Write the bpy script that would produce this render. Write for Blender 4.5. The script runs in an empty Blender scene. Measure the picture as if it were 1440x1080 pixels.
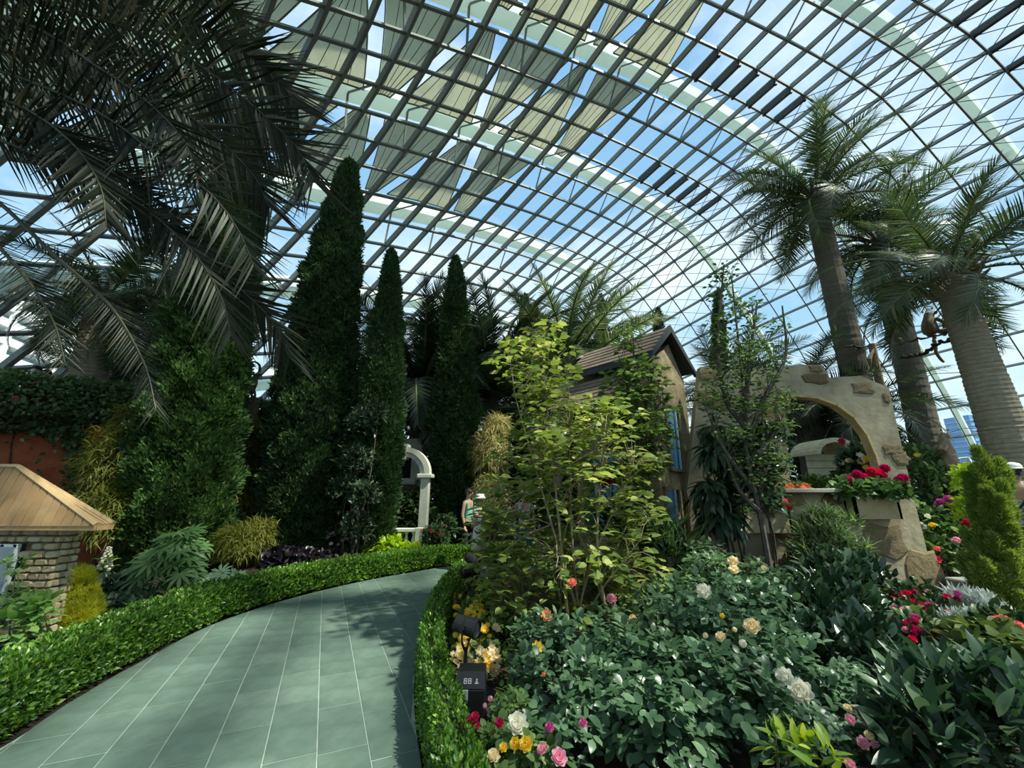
import bpy, math, random
import numpy as np
from mathutils import Vector, Matrix

rng = np.random.default_rng(7)
random.seed(7)
SC = bpy.context.scene
COL = SC.collection
R_ = math.radians

# ---------------------------------------------------------------- camera, sky, sun, exposure
PITCH = R_(15.2)
FPX = 560.0
EYE = np.array([0.0, 0.0, 1.6])
cam = bpy.data.cameras.new('camera')
cam.sensor_width = 36
cam.lens = 36 * FPX / 1440
cam.clip_start = 0.05
cam.clip_end = 2000
camo = bpy.data.objects.new('camera', cam)
camo.location = EYE
camo.rotation_euler = (math.pi / 2 + PITCH, 0, 0)
COL.objects.link(camo)
SC.camera = camo
SC.view_settings.view_transform = 'Standard'
SC.view_settings.look = 'None'
SC.view_settings.exposure = 0.72
SC.view_settings.gamma = 1
SC.view_settings.use_curve_mapping = False
SC.cycles.max_bounces = 10
SC.cycles.transparent_max_bounces = 16
SC.cycles.sample_clamp_indirect = 6
SC.cycles.caustics_reflective = False
SC.cycles.caustics_refractive = False

SUN_AZ, SUN_EL = R_(112), R_(56)
sd = bpy.data.lights.new('sun', 'SUN')
sd.energy = 4.8
sd.angle = R_(1.6)
sd.color = (1.0, 0.94, 0.80)
so = bpy.data.objects.new('sun', sd)
sv = Vector((math.sin(SUN_AZ) * math.cos(SUN_EL), math.cos(SUN_AZ) * math.cos(SUN_EL), math.sin(SUN_EL)))
so.rotation_euler = sv.to_track_quat('Z', 'Y').to_euler()
so.location = (30, 0, 60)
COL.objects.link(so)

W = bpy.data.worlds.new('sky')
SC.world = W
W.use_nodes = True
nt = W.node_tree
nt.nodes.clear()
def wn(t, **k):
    n = nt.nodes.new(t)
    for a, b in k.items():
        setattr(n, a, b)
    return n
tc = wn('ShaderNodeTexCoord')
sep = wn('ShaderNodeSeparateXYZ')
nt.links.new(tc.outputs['Generated'], sep.inputs[0])
ramp = wn('ShaderNodeValToRGB')
nt.links.new(sep.outputs['Z'], ramp.inputs[0])
e = ramp.color_ramp.elements
e[0].position = 0.0; e[0].color = (0.66, 0.80, 0.90, 1)
e[1].position = 0.85; e[1].color = (0.23, 0.43, 0.72, 1)
m_ = e.new(0.35); m_.color = (0.36, 0.58, 0.80, 1)
nz = wn('ShaderNodeTexNoise')
nz.inputs['Scale'].default_value = 2.1
nz.inputs['Detail'].default_value = 7
nz.inputs['Roughness'].default_value = 0.58
mp = wn('ShaderNodeMapping')
mp.inputs['Location'].default_value = (3.1, 0.7, 1.9)
mp.inputs['Scale'].default_value = (1, 1, 1.7)
nt.links.new(tc.outputs['Generated'], mp.inputs[0])
nt.links.new(mp.outputs[0], nz.inputs['Vector'])
cr = wn('ShaderNodeValToRGB')
cr.color_ramp.elements[0].position = 0.43
cr.color_ramp.elements[1].position = 0.80
nt.links.new(nz.outputs[0], cr.inputs[0])
mx = wn('ShaderNodeMixRGB')
mx.inputs[2].default_value = (1.12, 1.10, 1.06, 1)
nt.links.new(cr.outputs[0], mx.inputs[0])
nt.links.new(ramp.outputs[0], mx.inputs[1])
bg = wn('ShaderNodeBackground')
bg.inputs[1].default_value = 0.82
nt.links.new(mx.outputs[0], bg.inputs[0])
wo = wn('ShaderNodeOutputWorld')
nt.links.new(bg.outputs[0], wo.inputs[0])

# ---------------------------------------------------------------- measuring helpers
CP, SP = math.cos(PITCH), math.sin(PITCH)
def ray(x, y):
    u = (x - 720) / FPX
    v = (540 - y) / FPX
    return np.array([u, -v * SP + CP, v * CP + SP])
def at(x, y, Y):                       # point seen at (x, y), standing Y metres ahead
    d = ray(x, y)
    return EYE + d * (Y / d[1])
def gnd(x, y, z=0.0):                  # point seen at (x, y) on the level z
    d = ray(x, y)
    return EYE + d * ((z - 1.6) / d[2])
def pxm(Y):
    return FPX / Y                     # rough pixels per metre
def project(P):
    P = np.atleast_2d(P) - EYE
    zc = P[:, 1] * CP + P[:, 2] * SP
    yc = -P[:, 1] * SP + P[:, 2] * CP
    zc = np.where(zc > .05, zc, np.nan)
    return 720 + FPX * P[:, 0] / zc, 540 - FPX * yc / zc, zc

# ---------------------------------------------------------------- materials
MATS = {}
def mat(name, col, rough=0.6, metal=0.0, var=0.0, scale=4.0, bump=0.0, bscale=30.0, spec=0.4, col2=None, coord='Object', stretch=None, detail=5):
    if name in MATS:
        return MATS[name]
    m = bpy.data.materials.new(name)
    m.use_nodes = True
    t = m.node_tree
    b = t.nodes['Principled BSDF']
    b.inputs['Roughness'].default_value = rough
    b.inputs['Metallic'].default_value = metal
    b.inputs['Specular IOR Level'].default_value = spec
    b.inputs['Base Color'].default_value = (*col, 1)
    if var or col2 or bump:
        tcn = t.nodes.new('ShaderNodeTexCoord')
        src = tcn.outputs[coord]
        if stretch:
            mpn = t.nodes.new('ShaderNodeMapping')
            mpn.inputs['Scale'].default_value = stretch
            t.links.new(src, mpn.inputs[0])
            src = mpn.outputs[0]
    if var or col2:
        n = t.nodes.new('ShaderNodeTexNoise')
        n.inputs['Scale'].default_value = scale
        n.inputs['Detail'].default_value = detail
        n.inputs['Roughness'].default_value = 0.62
        t.links.new(src, n.inputs['Vector'])
        r = t.nodes.new('ShaderNodeValToRGB')
        r.color_ramp.elements[0].position = 0.34
        r.color_ramp.elements[1].position = 0.68
        c2 = col2 if col2 else tuple(min(1, c * (1 + var)) for c in col)
        c1 = col if col2 else tuple(c * (1 - var) for c in col)
        r.color_ramp.elements[0].color = (*c1, 1)
        r.color_ramp.elements[1].color = (*c2, 1)
        t.links.new(n.outputs[0], r.inputs[0])
        t.links.new(r.outputs[0], b.inputs['Base Color'])
    if bump:
        n2 = t.nodes.new('ShaderNodeTexNoise')
        n2.inputs['Scale'].default_value = bscale
        n2.inputs['Detail'].default_value = 6
        t.links.new(src, n2.inputs['Vector'])
        bp = t.nodes.new('ShaderNodeBump')
        bp.inputs['Strength'].default_value = bump
        bp.inputs['Distance'].default_value = 0.02
        t.links.new(n2.outputs[0], bp.inputs['Height'])
        t.links.new(bp.outputs[0], b.inputs['Normal'])
    MATS[name] = m
    return m

def piece_mat(name, cols, rough=0.75, bump=0.3, bscale=25.0, nscale=6.0, mixn=0.5):
    """Colour differs from piece to piece (object random), with a grain."""
    if name in MATS:
        return MATS[name]
    m = bpy.data.materials.new(name)
    m.use_nodes = True
    t = m.node_tree
    b = t.nodes['Principled BSDF']
    b.inputs['Roughness'].default_value = rough
    b.inputs['Specular IOR Level'].default_value = 0.35
    oi = t.nodes.new('ShaderNodeObjectInfo')
    r = t.nodes.new('ShaderNodeValToRGB')
    el = r.color_ramp.elements
    for i, c in enumerate(cols):
        p = i / max(1, len(cols) - 1)
        q = el[i] if i < 2 else el.new(p)
        q.position = p
        q.color = (*c, 1)
    if len(cols) > 2:
        for i, c in enumerate(cols):
            el[i].position = i / (len(cols) - 1)
            el[i].color = (*c, 1)
    t.links.new(oi.outputs['Random'], r.inputs[0])
    tcn = t.nodes.new('ShaderNodeTexCoord')
    n = t.nodes.new('ShaderNodeTexNoise')
    n.inputs['Scale'].default_value = nscale
    n.inputs['Detail'].default_value = 7
    n.inputs['Roughness'].default_value = 0.65
    t.links.new(tcn.outputs['Object'], n.inputs['Vector'])
    mr = t.nodes.new('ShaderNodeMapRange')
    mr.inputs[1].default_value = 0.25; mr.inputs[2].default_value = 0.75
    mr.inputs[3].default_value = 1 - mixn * .6; mr.inputs[4].default_value = 1 + mixn * .5
    t.links.new(n.outputs[0], mr.inputs[0])
    mu = t.nodes.new('ShaderNodeVectorMath'); mu.operation = 'SCALE'
    t.links.new(r.outputs[0], mu.inputs[0]); t.links.new(mr.outputs[0], mu.inputs['Scale'])
    t.links.new(mu.outputs[0], b.inputs['Base Color'])
    if bump:
        n2 = t.nodes.new('ShaderNodeTexNoise')
        n2.inputs['Scale'].default_value = bscale
        n2.inputs['Detail'].default_value = 5
        t.links.new(tcn.outputs['Object'], n2.inputs['Vector'])
        bp = t.nodes.new('ShaderNodeBump')
        bp.inputs['Strength'].default_value = bump
        bp.inputs['Distance'].default_value = 0.015
        t.links.new(n2.outputs[0], bp.inputs['Height'])
        t.links.new(bp.outputs[0], b.inputs['Normal'])
    MATS[name] = m
    return m

def leafmat(name, c1, c2, c3=None, trans=0.35, rough=0.5, spec=0.35):
    """Leaves: each separate leaf gets its own green between c1 and c2, some light passes through."""
    if name in MATS:
        return MATS[name]
    m = bpy.data.materials.new(name)
    m.use_nodes = True
    t = m.node_tree
    b = t.nodes['Principled BSDF']
    out = t.nodes['Material Output']
    g = t.nodes.new('ShaderNodeNewGeometry')
    oi = t.nodes.new('ShaderNodeObjectInfo')
    ad = t.nodes.new('ShaderNodeMath'); ad.operation = 'ADD'
    t.links.new(g.outputs['Random Per Island'], ad.inputs[0])
    t.links.new(oi.outputs['Random'], ad.inputs[1])
    fr = t.nodes.new('ShaderNodeMath'); fr.operation = 'FRACT'
    t.links.new(ad.outputs[0], fr.inputs[0])
    r = t.nodes.new('ShaderNodeValToRGB')
    r.color_ramp.elements[0].color = (*c1, 1)
    r.color_ramp.elements[1].color = (*c2, 1)
    if c3:
        r.color_ramp.elements[1].position = 0.8
        q = r.color_ramp.elements.new(0.97); q.color = (*c3, 1)
    t.links.new(fr.outputs[0], r.inputs[0])
    t.links.new(r.outputs[0], b.inputs['Base Color'])
    b.inputs['Roughness'].default_value = rough
    b.inputs['Specular IOR Level'].default_value = spec
    tr = t.nodes.new('ShaderNodeBsdfTranslucent')
    hs = t.nodes.new('ShaderNodeHueSaturation')
    hs.inputs['Hue'].default_value = 0.485
    hs.inputs['Saturation'].default_value = 1.15
    hs.inputs['Value'].default_value = 1.7
    t.links.new(r.outputs[0], hs.inputs['Color'])
    t.links.new(hs.outputs[0], tr.inputs[0])
    mi = t.nodes.new('ShaderNodeMixShader')
    mi.inputs[0].default_value = trans
    t.links.new(b.outputs[0], mi.inputs[1]); t.links.new(tr.outputs[0], mi.inputs[2])
    t.links.new(mi.outputs[0], out.inputs[0])
    MATS[name] = m
    return m

def glassmat(name, tint, gloss=0.06):
    if name in MATS:
        return MATS[name]
    m = bpy.data.materials.new(name)
    m.use_nodes = True
    t = m.node_tree
    t.nodes.remove(t.nodes['Principled BSDF'])
    out = t.nodes['Material Output']
    a = t.nodes.new('ShaderNodeBsdfTransparent'); a.inputs[0].default_value = (*tint, 1)
    g = t.nodes.new('ShaderNodeBsdfGlossy'); g.inputs['Roughness'].default_value = 0.03
    g.inputs[0].default_value = (0.9, 1, 1, 1)
    x = t.nodes.new('ShaderNodeMixShader'); x.inputs[0].default_value = gloss
    t.links.new(a.outputs[0], x.inputs[1]); t.links.new(g.outputs[0], x.inputs[2])
    t.links.new(x.outputs[0], out.inputs[0])
    MATS[name] = m
    return m

def clothmat(name, c, trans=0.5, var=0.15, scale=3.0, stretch=(1, 1, 1)):
    if name in MATS:
        return MATS[name]
    m = mat(name, c, rough=0.9, var=var, scale=scale, stretch=stretch)
    t = m.node_tree
    b = t.nodes['Principled BSDF']; out = t.nodes['Material Output']
    tr = t.nodes.new('ShaderNodeBsdfTranslucent')
    src = b.inputs['Base Color'].links[0].from_socket
    t.links.new(src, tr.inputs[0])
    x = t.nodes.new('ShaderNodeMixShader'); x.inputs[0].default_value = trans
    t.links.new(b.outputs[0], x.inputs[1]); t.links.new(tr.outputs[0], x.inputs[2])
    t.links.new(x.outputs[0], out.inputs[0])
    return m

# ---------------------------------------------------------------- objects
ORG = {}
def tag(o, label=None, cat=None, group=None, kind=None):
    if label: o['label'] = label
    if cat: o['category'] = cat
    if group: o['group'] = group
    if kind: o['kind'] = kind
    return o
def empty(name, loc=(0, 0, 0), label=None, cat=None, group=None, kind=None):
    o = bpy.data.objects.new(name, None)
    COL.objects.link(o)
    o.location = loc
    o.empty_display_size = 0.1
    ORG[o.name] = np.array(loc, float)
    return tag(o, label, cat, group, kind)
def link(name, me, parent=None, **k):
    o = bpy.data.objects.new(name, me)
    COL.objects.link(o)
    if parent is not None:
        o.parent = parent
        ORG[o.name] = ORG.get(parent.name, np.zeros(3))
    else:
        ORG[o.name] = np.zeros(3)
    return tag(o, **k)
def place(name, me, parent, M):                  # a piece with its own matrix (world), under parent
    o = bpy.data.objects.new(name, me)
    COL.objects.link(o)
    org = ORG.get(parent.name, np.zeros(3)) if parent is not None else np.zeros(3)
    M = Matrix(M)
    M.translation = M.translation - Vector(org)
    if parent is not None:
        o.parent = parent
    o.matrix_basis = M
    ORG[o.name] = org
    return o
def meshnp(name, V, faces, mats, mi=None, smooth=False):
    """faces: list of int arrays (n,k); mi: list of material indices per array."""
    me = bpy.data.meshes.new(name)
    V = np.asarray(V, np.float32)
    faces = [np.asarray(f, np.int32) for f in faces if len(f)]
    me.vertices.add(len(V))
    me.vertices.foreach_set('co', V.ravel())
    nl = sum(f.size for f in faces); nf = sum(len(f) for f in faces)
    me.loops.add(nl); me.polygons.add(nf)
    me.loops.foreach_set('vertex_index', np.concatenate([f.ravel() for f in faces]))
    tot = np.concatenate([np.full(len(f), f.shape[1], np.int32) for f in faces])
    st = np.concatenate([[0], np.cumsum(tot)[:-1]]).astype(np.int32)
    me.polygons.foreach_set('loop_start', st)
    me.polygons.foreach_set('loop_total', tot)
    if mi is not None:
        me.polygons.foreach_set('material_index', np.concatenate([np.full(len(f), i, np.int32) if np.isscalar(i) else i for f, i in zip(faces, mi)]))
    if smooth:
        me.polygons.foreach_set('use_smooth', np.ones(nf, bool))
    for m in (mats if isinstance(mats, (list, tuple)) else [mats]):
        me.materials.append(m)
    me.update(calc_edges=True)
    return me

class MB:
    """Collects boxes, tubes, lathes and prisms, and links them as ONE mesh object (world coordinates)."""
    def __init__(s):
        s.v = []; s.f = []; s.n = 0
    def add(s, V, F):
        V = np.asarray(V, float)
        s.v.append(V)
        s.f += [[i + s.n for i in f] for f in F]
        s.n += len(V)
        return s
    def box(s, c, size, M=None, taper=1.0):
        x, y, z = [d / 2 for d in size]
        V = np.array([[-x, -y, -z], [x, -y, -z], [x, y, -z], [-x, y, -z], [-x * taper, -y * taper, z], [x * taper, -y * taper, z], [x * taper, y * taper, z], [-x * taper, y * taper, z]])
        if M is not None:
            V = V @ np.asarray(M).T
        return s.add(V + np.asarray(c), [[0, 3, 2, 1], [4, 5, 6, 7], [0, 1, 5, 4], [1, 2, 6, 5], [2, 3, 7, 6], [3, 0, 4, 7]])
    def bbox(s, c, size, M=None, b=0.02):        # box with chamfered edges
        x, y, z = [d / 2 for d in size]
        V = []
        for sx in (-1, 1):
            for sy in (-1, 1):
                for sz in (-1, 1):
                    V += [[sx * (x - b), sy * (y - b), sz * z], [sx * (x - b), sy * y, sz * (z - b)], [sx * x, sy * (y - b), sz * (z - b)]]
        V = np.array(V)
        from itertools import product
        idx = {}
        for i, (a, b_, c_) in enumerate(product((-1, 1), repeat=3)):
            for k in range(3): idx[(a, b_, c_, k)] = i * 3 + k
        F = []
        for sg in (-1, 1):
            q = [idx[(a, b_, sg, 0)] for a, b_ in ((-1, -1), (1, -1), (1, 1), (-1, 1))]; F.append(q if sg > 0 else q[::-1])
            q = [idx[(a, sg, c_, 1)] for a, c_ in ((-1, -1), (1, -1), (1, 1), (-1, 1))]; F.append(q if sg < 0 else q[::-1])
            q = [idx[(sg, b_, c_, 2)] for b_, c_ in ((-1, -1), (1, -1), (1, 1), (-1, 1))]; F.append(q if sg > 0 else q[::-1])
        for a, b_ in product((-1, 1), repeat=2):
            F.append([idx[(a, b_, -1, 1)], idx[(a, b_, -1, 2)], idx[(a, b_, 1, 2)], idx[(a, b_, 1, 1)]])
            F.append([idx[(a, -1, b_, 0)], idx[(a, -1, b_, 2)], idx[(a, 1, b_, 2)], idx[(a, 1, b_, 0)]])
            F.append([idx[(-1, a, b_, 0)], idx[(-1, a, b_, 1)], idx[(1, a, b_, 1)], idx[(1, a, b_, 0)]])
        for a, b_, c_ in product((-1, 1), repeat=3):
            F.append([idx[(a, b_, c_, 0)], idx[(a, b_, c_, 1)], idx[(a, b_, c_, 2)]])
        if M is not None:
            V = V @ np.asarray(M).T
        return s.add(V + np.asarray(c), F)
    def tube(s, P, r, n=6, cap=True):
        P = np.asarray(P, float)
        k = len(P)
        r = np.full(k, r) if np.isscalar(r) else np.asarray(r, float)
        T = np.gradient(P, axis=0)
        T /= np.linalg.norm(T, axis=1)[:, None] + 1e-9
        ref = np.array([0, 0, 1.0]) if abs(T[0][2]) < .9 else np.array([1.0, 0, 0])
        V = []
        for i in range(k):
            x = np.cross(ref, T[i]); x /= np.linalg.norm(x) + 1e-9
            y = np.cross(T[i], x)
            ref = np.cross(x, T[i]) * -1 if False else ref
            a = np.arange(n) * 2 * math.pi / n
            V.append(P[i] + r[i] * (np.cos(a)[:, None] * x + np.sin(a)[:, None] * y))
        F = [[i * n + j, i * n + (j + 1) % n, (i + 1) * n + (j + 1) % n, (i + 1) * n + j] for i in range(k - 1) for j in range(n)]
        if cap:
            F += [list(range(n))[::-1], [(k - 1) * n + j for j in range(n)]]
        return s.add(np.concatenate(V), F)
    def lathe(s, c, prof, n=16, sx=1.0, sy=1.0):
        a = np.arange(n) * 2 * math.pi / n
        V = np.concatenate([np.stack([r * sx * np.cos(a), r * sy * np.sin(a), np.full(n, z)], 1) for r, z in prof]) + np.asarray(c)
        k = len(prof)
        F = [[i * n + j, i * n + (j + 1) % n, (i + 1) * n + (j + 1) % n, (i + 1) * n + j] for i in range(k - 1) for j in range(n)]
        F += [list(range(n))[::-1], [(k - 1) * n + j for j in range(n)]]
        return s.add(V, F)
    def prism(s, poly, ext):                     # poly: world points (k,3), extruded by ext
        P = np.asarray(poly, float); k = len(P)
        F = [list(range(k))[::-1], [k + i for i in range(k)]] + [[i, (i + 1) % k, k + (i + 1) % k, k + i] for i in range(k)]
        return s.add(np.concatenate([P, P + np.asarray(ext)]), F)
    def sweep(s, P, N, w, h):                    # box section along P; N the outward normal, h measured along -N
        P = np.asarray(P, float); N = np.asarray(N, float)
        T = np.gradient(P, axis=0); B = np.cross(T, N); B /= np.linalg.norm(B, axis=1)[:, None] + 1e-9
        V = np.stack([P - B * w / 2, P + B * w / 2, P + B * w / 2 - N * h, P - B * w / 2 - N * h], 1).reshape(-1, 3)
        k = len(P)
        F = [[i * 4 + j, i * 4 + (j + 1) % 4, i * 4 + 4 + (j + 1) % 4, i * 4 + 4 + j] for i in range(k - 1) for j in range(4)]
        F += [[3, 2, 1, 0], [(k - 1) * 4 + j for j in range(4)]]
        return s.add(V, F)
    def mesh(s, name, m, org=(0, 0, 0), smooth=False):
        me = bpy.data.meshes.new(name)
        V = np.concatenate(s.v) - np.asarray(org)
        me.from_pydata(V.tolist(), [], s.f)
        for q in (m if isinstance(m, (list, tuple)) else [m]):
            me.materials.append(q)
        if smooth:
            me.polygons.foreach_set('use_smooth', np.ones(len(me.polygons), bool))
        return me
    def build(s, name, m, parent=None, smooth=False, **k):
        org = ORG.get(parent.name, np.zeros(3)) if parent is not None else np.zeros(3)
        return link(name, s.mesh(name, m, org, smooth), parent, **k)

def rotz(a):
    c, s = math.cos(a), math.sin(a)
    return np.array([[c, -s, 0], [s, c, 0], [0, 0, 1.0]])
def rotx(a):
    c, s = math.cos(a), math.sin(a)
    return np.array([[1.0, 0, 0], [0, c, -s], [0, s, c]])
def roty(a):
    c, s = math.cos(a), math.sin(a)
    return np.array([[c, 0, s], [0, 1.0, 0], [-s, 0, c]])
def unit(v):
    v = np.asarray(v, float)
    return v / (np.linalg.norm(v, axis=-1, keepdims=True) + 1e-9)
def catmull(P, n):
    P = np.asarray(P, float)
    Q = np.concatenate([[2 * P[0] - P[1]], P, [2 * P[-1] - P[-2]]])
    out = []
    ts = np.linspace(0, len(P) - 1 - 1e-6, n)
    for t in ts:
        i = int(t); u = t - i
        a, b, c, d = Q[i], Q[i + 1], Q[i + 2], Q[i + 3]
        out.append(.5 * ((2 * b) + (c - a) * u + (2 * a - 5 * b + 4 * c - d) * u * u + (3 * b - a - 3 * c + d) * u ** 3))
    return np.array(out)
# ---------------------------------------------------------------- the glass shell
LAM = 1.1
SH = dict(y0=32.387, psi=-0.1328, R=-100 / 1.8102, a=62.17, b=30.89, k=6.927, s0=16.66, lean=0.0149, n=1.3461, m=-0.0658)
def shell(sl, t):
    p = SH
    sl, t = np.broadcast_arrays(np.asarray(sl, float), np.asarray(t, float))
    c, sn = np.cos(t), np.sin(t)
    r = (np.abs(c) ** p['n'] + np.abs(sn) ** p['n']) ** (-1 / p['n'])
    z = 20.0
    for _ in range(6):
        s = sl - p['lean'] * z
        g = ((s - p['s0']) / 30) ** 2
        z = np.maximum(r * sn * p['b'] - 2 - p['k'] * g, -8)
    sc = 1 / (1 + p['m'] * g)
    rho = p['R'] - r * c * p['a'] * sc
    th = s / p['R']
    x = rho * np.sin(th)
    y = p['R'] - rho * np.cos(th) + p['y0']
    e = (math.sin(p['psi']), math.cos(p['psi']))
    P = np.stack([x * e[0] + y * e[1], x * e[1] - y * e[0], z], -1)
    return EYE + (P - EYE) * LAM
def shell_n(s, t):
    h = 0.02
    a = shell(np.asarray(s) + h * 5, t) - shell(np.asarray(s) - h * 5, t)
    b = shell(s, np.asarray(t) + h * .3) - shell(s, np.asarray(t) - h * .3)
    n = unit(np.cross(a, b))
    c = np.array([0, 14.0, 2])
    P = shell(s, t)
    sg = np.sign(np.sum(n * (P - c), -1, keepdims=True))
    return n * np.where(sg == 0, 1, sg)

TN = [.10, .29, .46, .62, .765, .895, 1.0, 1.095, 1.175, 1.243, 1.304, 1.36, 1.412, 1.46, 1.505, 1.541, 1.576, 1.612, 1.647, 1.681, 1.714, 1.749, 1.788, 1.826,
      1.866, 1.904, 1.94, 1.979, 2.013, 2.047, 2.082, 2.115, 2.15, 2.183, 2.214, 2.247, 2.281, 2.316, 2.352, 2.389, 2.427, 2.466, 2.506, 2.547, 2.589, 2.632, 2.676, 2.72]
SN = [16.98 + 2.22 * i for i in range(-24, 27)]
RIBS = [16.98 + 2.22 * 4 * i for i in range(-6, 7)]
TN, SN = np.array(TN), np.array(SN)
steel = mat('grey_green_steel', (0.23, 0.25, 0.235), rough=0.45, var=.06, scale=1.0)
darksteel = mat('dark_vent_steel', (0.05, 0.055, 0.055), rough=0.5)
ribm = clothmat('pale_mint_translucent_rib_cladding', (0.82, 0.90, 0.86), trans=.5, var=.04, scale=.3)
glass = glassmat('roof_glass', (0.89, 0.985, 0.965), 0.05)

roof = empty('ceiling', (0, 0, 0), 'curved glass and steel conservatory roof with triangular shade sails above it', kind='structure')
G = shell(SN[:, None], TN[None, :])
GN = shell_n(SN[:, None], TN[None, :])
ZL = -1.5
for j in range(len(TN)):                                             # long members, one object each
    ok = G[:, j, 2] > ZL
    if ok.sum() < 3: continue
    MB().sweep(G[ok, j], GN[ok, j], 0.15, 0.30).build('rafter', steel, roof)
for i in range(len(SN)):                                             # cross members
    ok = G[i, :, 2] > ZL
    if ok.sum() < 3: continue
    MB().sweep(G[i, ok] - GN[i, ok] * .08, GN[i, ok], 0.12, 0.18).build('purlin', steel, roof)
cells = []
for i in range(len(SN) - 1):
    for j in range(len(TN) - 1):
        q = np.array([G[i, j], G[i + 1, j], G[i + 1, j + 1], G[i, j + 1]])
        if (q[:, 2] > ZL).all():
            cells.append(q + .02 * GN[i, j])
cells = np.array(cells)
cx, cy, cz = project(cells.reshape(-1, 3))
cx = cx.reshape(-1, 4); cy = cy.reshape(-1, 4)
area = .5 * np.abs((cx[:, 0] - cx[:, 2]) * (cy[:, 1] - cy[:, 3]) - (cx[:, 1] - cx[:, 3]) * (cy[:, 0] - cy[:, 2]))
inv = (np.nanmin(cx, 1) < 1440) & (np.nanmax(cx, 1) > 0) & (np.nanmin(cy, 1) < 700) & (np.nanmax(cy, 1) > 0)
score = np.where(inv & np.isfinite(area), area, 0)
order = np.argsort(-score)
for k in order[:300]:
    c = cells[k].mean(0)
    me = meshnp('pane', cells[k] - c, [np.array([[0, 1, 2, 3]])], glass)
    place('pane', me, roof, Matrix.Translation(Vector(c)))
rest = cells[order[300:]]
link('pane_rest', meshnp('pane_rest', rest.reshape(-1, 3), [np.arange(len(rest) * 4).reshape(-1, 4)], glass), roof, kind='stuff')
# outside arched ribs, each with its struts
for s in RIBS:
    t = np.linspace(.05, 2.74, 60)
    P, N = shell(s, t), shell_n(s, t)
    ok = P[:, 2] > -1
    if ok.sum() < 6: continue
    MB().sweep((P + N * 2.6)[ok], N[ok], 0.72, 1.35).build('arched_rib', ribm, roof)
    st = MB()
    for j in range(2, len(TN) - 1, 2):
        for ds in (-2.22, 2.22):
            a = shell(s + ds, TN[j]); b = shell(s, TN[j]) + shell_n(s, TN[j]) * 1.3
            if a[2] > .5 and TN[j] < 2.5: st.tube([a, b], .06, 4, False)
    if st.n:
        st.build('rib_strut', steel, roof, kind='stuff')
# bracing cables
cb = MB()
for i in range(len(SN) - 1):
    for j in range(len(TN) - 1):
        if not (1.28 < TN[j] < 1.67): continue
        o = .35
        for a, b in (((i, j), (i + 1, j + 1)), ((i + 1, j), (i, j + 1))):
            if G[a][2] > 1 and G[b][2] > 1:
                cb.tube([G[a] - GN[a] * o, G[b] - GN[b] * o], .032, 3, False)
cb.build('bracing_cable', mat('cable_steel', (.12, .16, .17), rough=.4), roof, kind='stuff')
# opened vent frames, dark
def vent(si, t0, t1):
    for j, t in enumerate(TN):
        if t0 <= t <= t1:
            s = np.linspace(SN[si] + .1, SN[si + 1] - .1, 3)
            P, N = shell(s, np.full(3, t)), shell_n(s, np.full(3, t))
            b = MB()
            b.sweep(P - N * .1, N, .28, .42)
            for q in (0, 2): b.box(P[q] - N[q] * .5, (.16, .16, .2))
            b.build('vent_frame', darksteel, roof)
i0 = int(np.argmin(abs(SN - 21.42)))
vent(i0, 1.66, 1.87); vent(i0 - 4, 1.49, 1.63); vent(i0 + 4, 1.60, 1.80); vent(i0 - 8, 1.5, 1.66)

# ---------------------------------------------------------------- shade sails outside the glass
sailm = clothmat('olive_beige_sailcloth', (0.45, 0.435, 0.31), trans=.55, var=.10, scale=1.2)
seamm = mat('sail_seam', (0.22, 0.21, 0.15), rough=.8)
ROWN = {0: 'second', 1: 'third', 2: 'fourth', -1: 'first'}
ORD = 'rightmost second third fourth fifth sixth seventh eighth ninth tenth eleventh twelfth thirteenth'.split()
def sail(sa, sb, tc_, wide_first, row, num):
    wa, wb = (.082, .014) if wide_first else (.014, .088)
    n = 6; lab = 'beige sail, %s end towards us, %s from the right in the %s bay overhead' % ('wide' if wide_first else 'narrow', ORD[num], ROWN[row])
    V = []
    for s in np.linspace(sa, sb, 7):
        f = (s - sa) / (sb - sa)
        w = wa + (wb - wa) * f
        t = tc_ + w * (np.linspace(-.5, .5, n + 1)) 
        P, N = shell(np.full(n + 1, s), t), shell_n(np.full(n + 1, s), t)
        V.append(P + N * (.75 + .12 * np.sin(np.linspace(0, math.pi, n + 1))[:, None]))
    V = np.array(V)
    if V[..., 2].min() < 3: return
    k = n + 1
    F = np.array([[i * k + j, i * k + j + 1, i * k + k + j + 1, i * k + k + j] for i in range(6) for j in range(n)])
    root = link('shade_sail', meshnp('shade_sail', V.reshape(-1, 3), [F], sailm), None, label=lab, cat='shade sail', group='shade sails over the glass roof')
    sm = MB()
    for j in range(n + 1):
        sm.tube(V[:, j] - .02, .018 if 0 < j < n else .035, 3, False)
    sm.tube(V[0], .04, 3, False); sm.tube(V[-1], .04, 3, False)
    sm.build('seam', seamm, root, kind='stuff')
for row, (sa, sb, tw, t_first) in {-1: (9.0, 15.9, 1.935, 0), 0: (17.9, 24.9, 1.998, 0), 1: (26.6, 33.8, 1.934, 0), 2: (35.3, 41.8, 2.0065, 0)}.items():
    num = 0 if row == 0 else -1
    for k in range(0, 12):
        t = tw + .064 * k
        if t > 2.42: break
        num += 1
        sail(sa, sb, t, k % 2 == 0, row, num)
if True:
    sail(17.9, 24.9, 1.93, False, 0, 0)
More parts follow.
